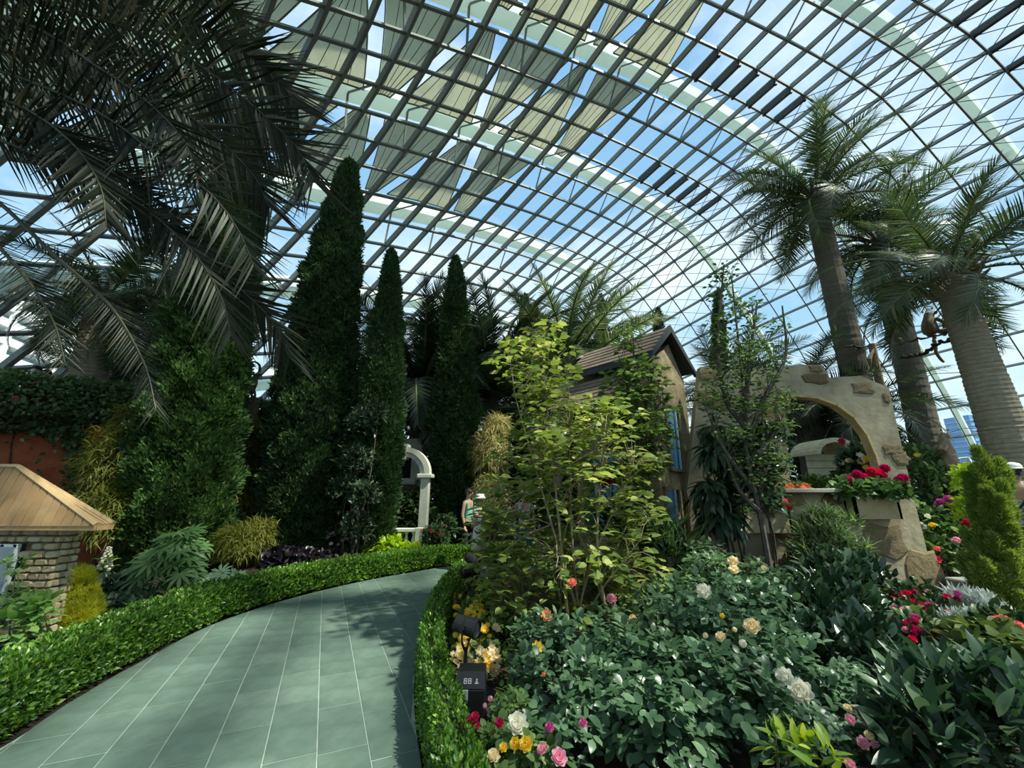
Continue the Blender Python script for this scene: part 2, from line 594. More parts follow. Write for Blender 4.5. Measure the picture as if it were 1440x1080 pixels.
# ---------------------------------------------------------------- leaf templates and foliage tools
def T4(w=.42, fold=.12, droop=.12):              # a folded leaf of four triangles
    V = np.array([[0, 0, 0], [-w / 2, .42, fold], [0, .5, 0.02], [w / 2, .42, fold], [0, 1, -droop]])
    return V, [np.array([[0, 2, 1], [0, 3, 2], [1, 2, 4], [2, 3, 4]])]
def T8(w=.55, fold=.10, droop=.14, wide=.4):     # a rounder leaf: ten triangles
    V = np.array([[0, 0, 0], [-w * .38, .18, fold * .8], [0, .2, 0], [w * .38, .18, fold * .8], [-w / 2, wide + .1, fold], [0, wide + .1, .03], [w / 2, wide + .1, fold],
                  [-w * .28, .82, fold * .3], [0, .8, -.02], [w * .28, .82, fold * .3], [0, 1, -droop]])
    F = np.array([[0, 2, 1], [0, 3, 2], [1, 2, 5], [1, 5, 4], [2, 3, 6], [2, 6, 5], [4, 5, 8], [4, 8, 7], [5, 6, 9], [5, 9, 8], [7, 8, 10], [8, 9, 10]])
    return V, [F]
def TL(w=.36, fold=.07, droop=.3, n=6, peak=.42):  # a long smooth leaf with a midrib
    V = []; F = []
    for i in range(n + 1):
        t = i / n
        ww = w / 2 * (math.sin(math.pi * min(t / peak, 1) / 2) ** .9 if t < peak else math.cos(math.pi / 2 * (t - peak) / (1 - peak)) ** .75) + .004
        z = -droop * t ** 1.8
        V += [[-ww, t, z + fold * ww * 2.2], [0, t, z], [ww, t, z + fold * ww * 2.2]]
        if i:
            b = 3 * i - 3
            F += [[b, b + 1, b + 4, b + 3], [b + 1, b + 2, b + 5, b + 4]]
    return np.array(V), [np.array(F)]
def TB(w=.06, droop=.2, n=3):                    # a strap or needle: n quads
    V = []; F = []
    for i in range(n + 1):
        t = i / n
        ww = w * (1 - t ** 2.2) * .5 + .002
        V += [[-ww, t, -droop * t * t], [ww, t, -droop * t * t]]
        if i: F.append([2 * i - 2, 2 * i - 1, 2 * i + 1, 2 * i])
    return np.array(V), [np.array(F)]
def TS(n=4, w=.3, spread=.5):                    # a sprig: small blades from one point
    V = []; F = []
    for i in range(n):
        a = 2 * math.pi * i / n
        d = np.array([math.cos(a) * spread, 1, math.sin(a) * spread]); d /= np.linalg.norm(d)
        sd_ = unit(np.cross(d, [math.cos(a + 1.3), .2, math.sin(a + 1.3)])) * w / 2
        b = len(V)
        V += [[0, 0, 0], list(d * .55 - sd_), list(d), list(d * .55 + sd_)]
        F.append([b, b + 1, b + 2, b + 3])
    return np.array(V, float), [np.array(F)]
def frames(yd, zd):
    y = unit(yd); x = unit(np.cross(y, zd)); z = np.cross(x, y)
    return x, y, z
def inst(tpl, pos, yd, zd, sc):
    V, Fs = tpl
    x, y, z = frames(yd, zd)
    sc = np.asarray(sc, float)
    if sc.ndim == 1: sc = sc[:, None] * np.ones(3)
    W_ = pos[:, None] + (V[None, :, 0:1] * sc[:, None, 0:1]) * x[:, None] + (V[None, :, 1:2] * sc[:, None, 1:2]) * y[:, None] + (V[None, :, 2:3] * sc[:, None, 2:3]) * z[:, None]
    k = len(V); off = (np.arange(len(pos)) * k)
    return W_.reshape(-1, 3), [(F[None] + off[:, None, None]).reshape(-1, F.shape[1]) for F in Fs]
TPLMESH = {}
def foliage(root, tpl, m, pos, yd, zd, sc, nparts=0, out=None, name='foliage', pname='leaf', smooth=False):
    """Leaves of a plant: the ones that show largest become parts, the rest one piece of foliage."""
    pos = np.asarray(pos); sc = np.broadcast_to(np.asarray(sc, float), (len(pos),)).copy()
    keep = np.ones(len(pos), bool)
    if nparts:
        x, y, z = project(pos)
        vis = (x > 0) & (x < 1440) & (y > 0) & (y < 1080) & np.isfinite(z)
        s = np.where(vis, sc / np.nan_to_num(z, nan=1e6), 0)
        if out is not None:
            s = s * (np.sum(out * unit(EYE - pos), 1) > .25)
        top = np.argsort(-s)[:nparts]
        top = top[s[top] > 0]
        key = (id(tpl), m.name)
        if key not in TPLMESH:
            TPLMESH[key] = meshnp(pname, tpl[0], tpl[1], m, smooth=smooth)
        fx, fy, fz = frames(yd[top], zd[top])
        for a, i in enumerate(top):
            q = sc[i]
            M = Matrix(((fx[a][0] * q, fy[a][0] * q, fz[a][0] * q, pos[i][0]), (fx[a][1] * q, fy[a][1] * q, fz[a][1] * q, pos[i][1]), (fx[a][2] * q, fy[a][2] * q, fz[a][2] * q, pos[i][2]), (0, 0, 0, 1)))
            place(pname, TPLMESH[key], root, M)
        keep[top] = False
    V, F = inst(tpl, pos[keep], yd[keep], zd[keep], sc[keep])
    org = ORG.get(root.name, np.zeros(3)) if root is not None else np.zeros(3)
    return link(name, meshnp(name, V - org, F, m, smooth=smooth), root, kind='stuff')
def rdir(n):
    v = rng.normal(size=(n, 3))
    return unit(v)
def clump_pts(clumps, n, shell_=.4, zmin=.03):
    C = np.array([c[:3] for c in clumps], float)
    Rr = np.array([(c[3:6] if len(c) >= 6 else (c[3],) * 3) for c in clumps], float)
    a = (Rr.prod(1)) ** (2 / 3); p = a / a.sum()
    i = rng.choice(len(C), n, p=p)
    d = rdir(n)
    d[:, 2] = np.where(d[:, 2] < -.5, -d[:, 2], d[:, 2])
    r = 1 - shell_ * rng.random(n) ** 1.4
    lum = 1 + .14 * np.sin(d[:, 0] * 5 + i * 2.1) * np.cos(d[:, 1] * 6 + i) + .08 * np.sin(d[:, 2] * 9 + i * 1.3)
    P = C[i] + d * Rr[i] * (r * lum)[:, None]
    o = unit(d / Rr[i])
    ok = P[:, 2] > zmin
    return P[ok], o[ok]
def hit(px, py, clumps, push=.03):               # nearest point of the clumps seen at (px, py)
    d = ray(px, py); best = None
    for c in clumps:
        rr = np.array(c[3:6] if len(c) >= 6 else (c[3],) * 3)
        o = (EYE - np.array(c[:3])) / rr; dd = d / rr
        A, B_, Cc = dd @ dd, 2 * o @ dd, o @ o - 1
        D = B_ * B_ - 4 * A * Cc
        if D >= 0:
            t = (-B_ - math.sqrt(D)) / (2 * A)
            if t > 0 and (best is None or t < best): best = t
    if best is None:
        j = int(np.argmin([np.linalg.norm(np.cross(np.array(c[:3]) - EYE, unit(d))) for c in clumps]))
        c = np.array(clumps[j][:3]); best = (c - EYE) @ d / (d @ d)
    return EYE + d * best - unit(d) * push
def stems(root, base, clumps, m, r0=.012, name='stem', n=1, spread=.12):
    for c in clumps:
        c3 = np.array(c[:3])
        for q in range(n):
            b = np.array(base) + np.array([rng.normal() * spread, rng.normal() * spread, 0])
            e_ = c3 + rng.normal(size=3) * .25 * (c[3])
            mid = (b + e_) / 2 + np.array([rng.normal() * .06, rng.normal() * .06, .1 * (e_[2] - b[2])])
            MB().tube(catmull([b, mid, e_], 7), np.linspace(r0, r0 * .4, 7), 5).build(name, m, root)
barkm = mat('dark_bark', (0.10, 0.075, 0.05), rough=.9, var=.35, scale=18, bump=.6, bscale=40)
greenstem = mat('green_stem', (0.10, 0.16, 0.05), rough=.6)
def shrub(name, label, cat, clumps, tpl, m, n, size, nparts=0, base=None, up=.35, out_w=.6, rand=.6, jit=.3, shell_=.45, stem_m=None, r0=.012, group=None, nst=1, znorm=.8, bloom=None, pname='leaf'):
    base = np.array(base if base is not None else (np.mean([c[0] for c in clumps]), np.mean([c[1] for c in clumps]), 0.0))
    root = empty(name, base, label, cat, group)
    P, o = clump_pts(clumps, n, shell_, zmin=base[2] + .02)
    k = len(P)
    yd = o * out_w + rdir(k) * rand + np.array([0, 0, up])
    zd = np.array([0, 0, znorm]) + o * .5 + rdir(k) * .35
    sc = size * (1 + jit * rng.normal(size=k).clip(-1.6, 1.6))
    foliage(root, tpl, m, P, yd, zd, sc, nparts, o, pname=pname, smooth=len(tpl[0]) > 17)
    stems(root, base, clumps, stem_m or barkm, r0, n=nst)
    return root

# ---------------------------------------------------------------- blooms
def petal(w, h, cup, n=3):
    V = []; F = []
    for i in range(n + 1):
        t = i / n
        ww = w * math.sin(math.pi * (.18 + .74 * t)) ** .8
        for j, s in enumerate((-1, 0, 1)):
            V.append([s * ww / 2, h * t * math.cos(cup * t), h * t * math.sin(cup * t) + (abs(s) * .18 * w)])
    for i in range(n):
        for j in range(2):
            F.append([i * 3 + j, i * 3 + j + 1, i * 3 + j + 4, i * 3 + j + 3])
    return np.array(V), F
BLOOM = {}
def bloom_mesh(kind, m):
    key = (kind, m.name)
    if key in BLOOM: return BLOOM[key]
    b = MB()
    rings = {'rose': [(5, .3, .42, 1.45), (6, .42, .52, 1.1), (7, .5, .6, .72), (7, .55, .62, .3)], 'open': [(6, .45, .62, .75), (7, .5, .75, .3)], 'bud': [(4, .5, .95, 1.5), (4, .42, .8, 1.35)],
             'daisy': [(12, .2, .6, .15), (10, .18, .45, .5)], 'pompon': [(7, .3, .45, 1.5), (9, .32, .5, 1.0), (11, .3, .52, .5), (11, .3, .5, .05)]}[kind]
    for q, (n, w, h, c) in enumerate(rings):
        for i in range(n):
            V, F = petal(w, h, c)
            V = V + np.array([0, .05 + .02 * q, -.02 * q])
            b.add(V @ rotz(2 * math.pi * (i + .37 * q) / n).T, F)
    b.lathe((0, 0, -.12), [(.02, 0), (.1, .06), (.12, .14), (.02, .2)], 6)
    BLOOM[key] = b.mesh('bloom', m, smooth=True)
    return BLOOM[key]
def bloom(root, kind, m, P, size, face=None, name='bloom'):
    """A flower of its own, facing up and a little towards the light, under its plant."""
    f = unit(np.array(face)) if face is not None else unit(unit(EYE - np.array(P)) * .75 + rng.normal(size=3) * .22 + np.array([0, 0, .5]))
    x = unit(np.cross([0, 1, .1], f)); y = np.cross(f, x)
    s = size
    M = Matrix(((x[0] * s, y[0] * s, f[0] * s, P[0]), (x[1] * s, y[1] * s, f[1] * s, P[1]), (x[2] * s, y[2] * s, f[2] * s, P[2]), (0, 0, 0, 1)))
    return place(name, bloom_mesh(kind, m), root, M)
def petalmat(name, c, c2=None):
    return leafmat(name, c, c2 or tuple(min(1, q * 1.15 + .02) for q in c), trans=.3, rough=.6, spec=.2)
WHITE = petalmat('petals_white', (.78, .76, .66), (.86, .84, .76))
CREAM = petalmat('petals_cream', (.80, .70, .46), (.85, .76, .55))
YELLOW = petalmat('petals_yellow', (.80, .62, .06), (.85, .70, .15))
PINK = petalmat('petals_pink', (.75, .36, .45), (.82, .50, .58))
MAGENTA = petalmat('petals_magenta', (.55, .10, .30), (.65, .18, .42))
RED = petalmat('petals_red', (.62, .03, .05), (.72, .06, .10))
CRIMSON = petalmat('petals_crimson', (.42, .02, .07), (.60, .05, .13))
SALMON = petalmat('petals_salmon', (.78, .24, .20), (.85, .38, .32))
ORANGE = petalmat('petals_orange', (.85, .32, .12), (.9, .5, .25))

# ---------------------------------------------------------------- ground and path
soil = mat('dark_garden_soil', (0.035, 0.026, 0.018), rough=.95, var=.4, scale=9, bump=.9, bscale=30)
g = MB()
n = 48; a = np.arange(n) * 2 * math.pi / n
V = [[0, 6, 0]] + [[r * math.cos(q), 6 + r * math.sin(q), z] for r, z in ((14, 0), (40, -.05), (95, -.4), (420, -6)) for q in a]
F = [[0, 1 + i, 1 + (i + 1) % n] for i in range(n)]
for k in range(3):
    F += [[1 + k * n + i, 1 + (k + 1) * n + i, 1 + (k + 1) * n + (i + 1) % n, 1 + k * n + (i + 1) % n] for i in range(n)]
g.add(np.array(V, float) + np.array([0, 0, -.03]), F)
g.build('ground', soil, kind='structure', label='dark soil of the planting beds and the land around')

Lp = [(-520, 1330), (-220, 1165), (0, 1056), (100, 990), (200, 932), (300, 880), (400, 846), (500, 821), (580, 806), (650, 796)]
Rp = [(640, 1420), (606, 1200), (592, 1080), (584, 1020), (582, 960), (590, 910), (604, 872), (624, 840), (646, 817)]
Lg = np.array([gnd(*p)[:2] for p in Lp]); Rg = np.array([gnd(*p)[:2] for p in Rp])
Lg = np.concatenate([Lg, [[1.0, 10.1], [3.2, 10.4], [6, 10.6]]])
Rg = np.concatenate([Rg, [[-.15, 8.55], [1.0, 8.95], [3.2, 9.1], [6, 9.2]]])
LE = catmull(np.c_[Lg, np.zeros(len(Lg))], 90)[:, :2]
RE = catmull(np.c_[Rg, np.zeros(len(Rg))], 90)[:, :2]
fl = empty('floor', (0, 0, 0), 'curving garden path of grey green slate tiles with pale joints', kind='structure')
joint = mat('pale_path_joint', (0.36, 0.42, 0.37), rough=.8, var=.15, scale=6)
V = np.concatenate([np.c_[LE, np.full(90, .0150)], np.c_[RE, np.full(90, .0150)]])
MB().add(V, [[i, i + 1, 91 + i, 90 + i][::-1] for i in range(89)]).build('mortar_bed', joint, fl)
tile_m = piece_mat('grey_green_slate', [(.105, .158, .128), (.13, .185, .152), (.115, .17, .14), (.15, .205, .17)], rough=.62, bump=.12, bscale=60, nscale=5, mixn=.5)
def clip(poly, p, d):                            # keep the part of poly to the right of line p + t d
    out = []
    nn = np.array([d[1], -d[0]])
    s = [(q - p) @ nn for q in poly]
    for i in range(len(poly)):
        j = (i + 1) % len(poly)
        if s[i] >= 0: out.append(poly[i])
        if s[i] * s[j] < 0: out.append(poly[i] + (poly[j] - poly[i]) * (s[i] / (s[i] - s[j])))
    return out
ang = R_(24.4)
ex = np.array([math.cos(ang), math.sin(ang)]); ey = np.array([-math.sin(ang), math.cos(ang)])   # across, along
org = gnd(445, 1080)[:2]
def inside_edge(poly, E, sign):
    c = np.mean(poly, 0)
    for _ in range(2):
        if len(poly) < 3: return poly
        for v in list(poly):
            i = int(np.argmin(((E - v) ** 2).sum(1))); i = min(max(i, 1), len(E) - 2)
            d = unit(E[i + 1] - E[i - 1])
            if sign * ((v - E[i]) @ np.array([d[1], -d[0]])) < -1e-4:
                poly = clip(poly, E[i], d * sign)
                if len(poly) < 3: return poly
    return poly
TW = .302
for ci in range(-22, 40):
    off = rng.random() * .55
    y = -3.5 + off
    while y < 14:
        ln = rng.choice([.45, .6, .6, .75])
        poly = [org + ex * (ci * TW + .004) + ey * (y + .006), org + ex * ((ci + 1) * TW - .004) + ey * (y + .006), org + ex * ((ci + 1) * TW - .004) + ey * (y + ln - .006), org + ex * (ci * TW + .004) + ey * (y + ln - .006)]
        y += ln
        c = np.mean(poly, 0)
        if c[1] < .6 or c[1] > 11 or c[0] > 3.5 or c[0] < -6: continue
        poly = inside_edge(inside_edge(poly, LE, 1), RE, -1)
        if len(poly) < 3: continue
        c = np.mean(poly, 0)
        A = .5 * abs(sum(poly[i][0] * poly[(i + 1) % len(poly)][1] - poly[i][1] * poly[(i + 1) % len(poly)][0] for i in range(len(poly))))
        if A < .004: continue
        P3 = np.c_[np.array(poly), np.full(len(poly), .0)]
        b = MB().prism(P3 - np.r_[c, 0], (0, 0, .0175 + .002 * rng.random()))
        place('tile', b.mesh('tile', tile_m), fl, Matrix.Translation((c[0], c[1], 0)))

# ---------------------------------------------------------------- clipped box hedges
boxleaf = leafmat('boxwood_leaf', (.035, .10, .018), (.14, .30, .04), (.38, .52, .10), trans=.32, rough=.32, spec=.5)
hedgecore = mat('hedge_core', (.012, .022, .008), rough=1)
def hedge(name, label, E, off0, width, height, n, size, group, rng_i):
    E = E[rng_i[0]:rng_i[1]]
    T = unit(np.gradient(E, axis=0)); Nn = np.stack([-T[:, 1], T[:, 0]], 1)
    root = empty(name, (E[len(E) // 2][0], E[len(E) // 2][1], 0), label, 'hedge', group)
    c = E + Nn * (off0 + np.sign(off0) * width / 2)
    P3 = np.c_[c, np.full(len(c), height * .93)]
    MB().sweep(P3, np.tile([0, 0, 1.0], (len(c), 1)), width * .8, height * .85).build('light_block_core', hedgecore, root)  # added dark solid core, stops light passing through the hedge
    L = np.r_[0, np.cumsum(np.linalg.norm(np.diff(c, axis=0), axis=1))]
    dist = np.linalg.norm(c - EYE[:2], axis=1)
    w = 1 / np.clip(dist, 1.5, 9) ** 1.1
    cum = np.r_[0, np.cumsum((w[1:] + w[:-1]) / 2 * np.diff(L))]; cum /= cum[-1]
    u = np.interp(rng.random(n), cum, L)
    px = np.stack([np.interp(u, L, c[:, 0]), np.interp(u, L, c[:, 1])], 1)
    nx = unit(np.stack([np.interp(u, L, Nn[:, 0]), np.interp(u, L, Nn[:, 1])], 1))
    th = rng.random(n) * 1.15 * math.pi - .075 * math.pi
    sq = lambda v: np.sign(v) * np.abs(v) ** .5
    bumpy = 1 + .10 * np.sin(u * 9.1) * np.sin(th * 5 + u * 4) + .06 * rng.normal(size=n)
    rr = (1 - .22 * rng.random(n) ** 1.5) * bumpy
    x = sq(np.cos(th)) * width / 2 * rr
    z = np.where(np.sin(th) > 0, height * .45 + sq(np.sin(th)) * height * .55 * rr, height * .45 * rng.random(n))
    low = rng.random(n) < .38
    z = np.where(low, rng.random(n) * height * .6 + .02, z)
    x = np.where(low, np.sign(np.cos(th)) * width / 2 * rr, x)
    P = np.c_[px + nx * x[:, None], z]
    o = unit(np.c_[nx * (x / width * 2)[:, None], np.where(low, .1, np.maximum(np.sin(th), 0))])
    yd = o * .7 + rdir(n) * .7 + np.array([0, 0, .5])
    zd = o + rdir(n) * .6 + np.array([0, 0, .3])
    d = np.linalg.norm(P - EYE, axis=1)
    sc = size * (.75 + .1 * d.clip(2, 9)) * (1 + .25 * rng.normal(size=n).clip(-1.5, 1.5))
    foliage(root, T4(.6, .14, .05), boxleaf, P, yd, zd, sc)
    for k in range(0, len(E), 3):
        b_ = np.r_[c[k], 0]
        MB().tube([b_, b_ + [.02, .02, height * .5], b_ + [-.03, .03, height * .9]], [.012, .009, .004], 4).build('stem', barkm, root)
    return root
hedge('box_hedge', 'low clipped box hedge along the left edge of the path', LE, .10, .44, .40, 52000, .030, 'clipped hedges along the path', (6, 74))
hedge('box_hedge', 'low clipped box hedge along the right edge of the path, black lamps behind', RE, -.03, .21, .36, 26000, .028, 'clipped hedges along the path', (4, 62))
# ---------------------------------------------------------------- cypresses
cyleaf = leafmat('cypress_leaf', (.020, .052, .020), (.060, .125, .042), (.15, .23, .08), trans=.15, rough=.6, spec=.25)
cylight = leafmat('sunny_cypress_leaf', (.02, .06, .018), (.09, .18, .05), (.20, .31, .10), trans=.25, rough=.5, spec=.3)  # lighter copy of the cypress leaf, sunlight put into its green
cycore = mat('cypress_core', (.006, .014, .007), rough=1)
def cypress(label, base, top, R, n, size, m=cyleaf, widest=.25, name='columnar_cypress', group='columnar cypress trees', lump=.12, fat=.62):
    base, top = np.array(base, float), np.array(top, float)
    H = np.linalg.norm(top - base)
    root = empty(name, base, label, 'tree', group)
    prof = lambda h: R * np.where(h < widest, .72 + .28 * np.sin(h / widest * math.pi / 2), np.maximum(1 - ((h - widest) / (1 - widest)), 0) ** fat)
    hs = np.linspace(.03, .985, 26)
    MB().tube(base + (top - base) * hs[:, None], np.maximum(prof(hs) * .80, .012), 12).build('light_block_crown', cycore, root, smooth=True)  # added dark solid body inside the sprigs to block light
    MB().tube(base + (top - base) * np.linspace(0, .12, 3)[:, None], [.16, .13, .1], 8).build('trunk', barkm, root)
    h = rng.random(n * 3); w = prof(h) / R
    h = h[rng.random(len(h)) < w ** .8 + .06][:n]
    k = len(h)
    th = rng.random(k) * 2 * math.pi
    ph = rng.random(4) * 6
    l = 1 + lump * (np.sin(th * 3 + h * H * 2.3 + ph[0]) * np.sin(h * H * 3.1 + ph[1]) + .8 * np.sin(th * 5 - h * H * 5 + ph[2]) + .5 * np.sin(th * 9 + h * H * 8 + ph[3]))
    r = np.maximum(prof(h), .02) * l * (1.06 - .30 * rng.random(k) ** 1.5)
    o = np.stack([np.cos(th), np.sin(th), np.zeros(k)], 1)
    P = base + (top - base) * h[:, None] + o * r[:, None]
    yd = o * .55 + np.array([0, 0, .75]) + rdir(k) * .35
    foliage(root, TS(4, .30, .6), m, P, yd, o + rdir(k) * .3, size * (1 + .3 * rng.normal(size=k).clip(-1.5, 1.5)))
    return root
def cyp_px(label, bx, by, tx, ty, Y, wpx, n, size, **k):
    b = at(bx, by, Y)
    t = at(tx, ty, Y)
    return cypress(label, (b[0], Y, 0), t, wpx / 2 / FPX * (Y * CP + 1), n, size, **k)
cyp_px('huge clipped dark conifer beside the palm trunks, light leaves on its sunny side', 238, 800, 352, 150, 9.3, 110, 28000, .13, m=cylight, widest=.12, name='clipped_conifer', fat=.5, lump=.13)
cyp_px('tallest slender dark cypress, its tip against the shade sails', 408, 790, 493, 226, 10.8, 92, 26000, .12, fat=.5, widest=.35)
cyp_px('dark cypress partly veiled by a grey leafed shrub, third of the tall row', 524, 800, 551, 352, 10.6, 52, 17000, .11, fat=.52, widest=.35)
cyp_px('dark cypress beside the white arch, fourth of the tall row', 640, 775, 641, 362, 13.6, 60, 16000, .13, fat=.6, widest=.35)
cyp_px('thin far cypress with a forked tip behind the yellow green shrub', 738, 700, 738, 415, 20, 28, 5000, .16, fat=.5)
cyp_px('far pointed cypress left of the stone cottage roof', 846, 690, 845, 415, 21, 30, 5000, .16, fat=.5)
cyp_px('small far cypress tip just over the cottage roof ridge', 934, 690, 925, 435, 23, 30, 4500, .17, fat=.5)
cyp_px('far cypress behind the slender tree and the ruined wall', 1012, 690, 1009, 408, 21, 28, 5000, .16, fat=.5)

# ---------------------------------------------------------------- palms
def frond_mesh(name, L, arc, nl, ll, lw, m, rm, rise=0.0, vee=.5, droop=.35, tdroop=.0, roll=0.0):
    """One feather leaf along +X starting at the origin, bending down by arc; leaflets in two ranks."""
    ts = np.linspace(0, 1, 14)
    ang = rise - arc * ts ** 1.3
    d = np.stack([np.cos(ang), np.zeros(14), np.sin(ang)], 1)
    P = np.r_[[[0, 0, 0]], np.cumsum((d[1:] + d[:-1]) / 2 * (L / 13), 0)]
    b = MB().tube(P, np.linspace(.030, .004, 14) * (L / 2.2), 5)
    nb = len(b.f)
    pos = []; yd = []; zd = []; sc = []
    for s in (-1, 1):
        t = np.linspace(.10, .995, nl)
        p = np.stack([np.interp(t, ts, P[:, i]) for i in range(3)], 1)
        T = unit(np.stack([np.interp(t, ts, d[:, i]) for i in range(3)], 1))
        up = unit(np.cross(T, [0, 1.0, 0])) * -1
        up = np.where(up[:, 2:3] < 0, -up, up)
        side = np.array([0, s, 0.0])
        fwd = .45 + .9 * t ** 2
        v = side * (1 - .45 * t ** 3)[:, None] + T * fwd[:, None] + up * vee * (1 - .5 * t)[:, None] + rdir(nl) * .10 + np.array([0, 0, -1]) * (tdroop * rng.random(nl))[:, None]
        pos.append(p); yd.append(v); zd.append(up + side * -.3)
        sc.append(ll * (np.sin(math.pi * (.14 + .80 * t)) ** .6) * (1 + .08 * rng.normal(size=nl)))
    tpl = TB(lw / ll, droop, 3)
    V, F = inst(tpl, np.concatenate(pos), np.concatenate(yd), np.concatenate(zd), np.concatenate(sc))
    V0 = np.concatenate(b.v)
    quads = np.array([f for f in b.f if len(f) == 4])
    return meshnp(name, np.r_[V0, V], [quads, F[0] + len(V0)], [rm, m], [0, 1])
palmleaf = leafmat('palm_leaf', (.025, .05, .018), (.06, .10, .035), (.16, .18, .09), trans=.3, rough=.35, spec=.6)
palmlight = leafmat('sunlit_palm_leaf', (.05, .085, .03), (.12, .17, .07), (.3, .32, .2), trans=.35, rough=.35, spec=.6)  # paler copy of palm_leaf with the sunlit look put into its colour
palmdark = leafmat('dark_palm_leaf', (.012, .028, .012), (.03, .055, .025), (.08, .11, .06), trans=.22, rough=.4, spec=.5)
palmrib = mat('palm_midrib', (.16, .17, .07), rough=.5)
trunkm = mat('grey_ringed_palm_bark', (.50, .43, .31), rough=.9, var=.28, scale=7, bump=.9, bscale=14, col2=(.27, .23, .165), stretch=(1, 1, 9))
trunkdark = mat('dark_ringed_palm_bark', (.19, .165, .125), rough=.9, var=.28, scale=7, bump=.9, bscale=14, col2=(.11, .095, .075), stretch=(1, 1, 9))
def trunk_mesh(P, r, rings):
    b = MB()
    Q = catmull(P, rings * 3)
    rr = np.interp(np.linspace(0, 1, len(Q)), np.linspace(0, 1, len(r)), r)
    bump = np.tile([1.016, 1.0, .984], rings)[:len(Q)] * (1 + .01 * rng.normal(size=len(Q)))
    b.tube(Q, rr * bump, 18)
    return b
def palm(label, base, top, r, L, nf, ll, m, seed, tm=trunkm, arcs=(.6, 1.1, 1.7), elev=(1.25, .5, -.15), name='feather_palm', group=None, lw=.030, nl=46, rings=40, mid=None, boots=True, droop=.35, vee=.45, azs=None):
    base, top = np.array(base, float), np.array(top, float)
    root = empty(name, base, label, 'palm tree', group)
    Pm = [base, (base + top) / 2 if mid is None else np.array(mid), top]
    trunk_mesh(Pm, r, rings).build('trunk', tm, root, smooth=False)
    rs = np.random.default_rng(seed)
    meshes = [frond_mesh('frond', L * q, a_, nl, ll, lw, m, palmrib, vee=vee, droop=droop) for q, a_ in ((.92, arcs[0]), (1.0, arcs[1]), (1.0, arcs[2]), (.95, (arcs[1] + arcs[2]) / 2))]
    if boots:
        b = MB()
        b.lathe(top + np.array([0, 0, -.45]), [(r[-1] * 1.0, 0), (r[-1] * 1.35, .25), (r[-1] * 1.3, .45), (r[-1] * .8, .75), (.06, 1.0)], 12)
        for i in range(26):
            a_ = i * 2.4; z = -.4 + .03 * i
            d_ = np.array([math.cos(a_), math.sin(a_), .9])
            p0 = top + np.array([math.cos(a_) * r[-1] * 1.05, math.sin(a_) * r[-1] * 1.05, z])
            b.tube([p0, p0 + d_ * .22, p0 + d_ * .4], [.07, .05, .02], 4)
        b.build('crown_base', tm, root)
    for i in range(nf):
        f = (i + .5) / nf
        az = i * 2.39996 + rs.normal() * .15 if azs is None else azs[i % len(azs)]
        el = np.interp(f, [0, .5, 1], elev) + rs.normal() * .08
        me = meshes[0 if f < .25 else (1 if f < .5 else (3 if f < .75 else 2))]
        p = top + np.array([math.cos(az) * r[-1] * .6, math.sin(az) * r[-1] * .6, .35 * (1 - f)])
        M = Matrix.Translation(Vector(p)) @ Matrix.Rotation(az, 4, 'Z') @ Matrix.Rotation(-el, 4, 'Y') @ Matrix.Rotation(rs.normal() * .5, 4, 'X')
        place('frond', me, root, M)
    return root
def P_(x, y, Y): return at(x, y, Y)
# right hand group
b1 = P_(1210, 560, 11.5); b1[2] = 0
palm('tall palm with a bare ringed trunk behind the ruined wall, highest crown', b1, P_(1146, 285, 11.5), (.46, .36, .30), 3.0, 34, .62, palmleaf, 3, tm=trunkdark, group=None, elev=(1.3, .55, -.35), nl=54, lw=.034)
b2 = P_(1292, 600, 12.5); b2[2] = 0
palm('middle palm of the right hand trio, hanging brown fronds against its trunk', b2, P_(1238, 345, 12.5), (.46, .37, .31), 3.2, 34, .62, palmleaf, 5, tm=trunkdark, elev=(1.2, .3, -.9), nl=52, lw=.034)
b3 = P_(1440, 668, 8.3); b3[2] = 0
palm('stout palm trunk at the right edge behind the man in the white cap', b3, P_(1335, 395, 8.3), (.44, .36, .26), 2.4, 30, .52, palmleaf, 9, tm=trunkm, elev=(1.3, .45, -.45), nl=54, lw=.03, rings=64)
# hanging dead frond skirt on the middle palm
# palms behind the ruined wall
b4 = P_(1140, 640, 12.5); b4[2] = 0
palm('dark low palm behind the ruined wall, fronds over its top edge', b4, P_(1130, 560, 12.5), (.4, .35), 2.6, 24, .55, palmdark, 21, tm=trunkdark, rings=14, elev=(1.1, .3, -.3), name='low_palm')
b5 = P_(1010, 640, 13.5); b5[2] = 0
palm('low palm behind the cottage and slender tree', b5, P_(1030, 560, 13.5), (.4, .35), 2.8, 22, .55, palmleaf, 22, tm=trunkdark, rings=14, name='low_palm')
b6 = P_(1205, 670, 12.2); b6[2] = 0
palm('low palm seen through the arch of the ruined wall', b6, P_(1195, 585, 12.2), (.35, .3), 2.6, 28, .5, palmdark, 23, tm=trunkdark, rings=12, elev=(1.0, .2, -.3), name='low_palm')
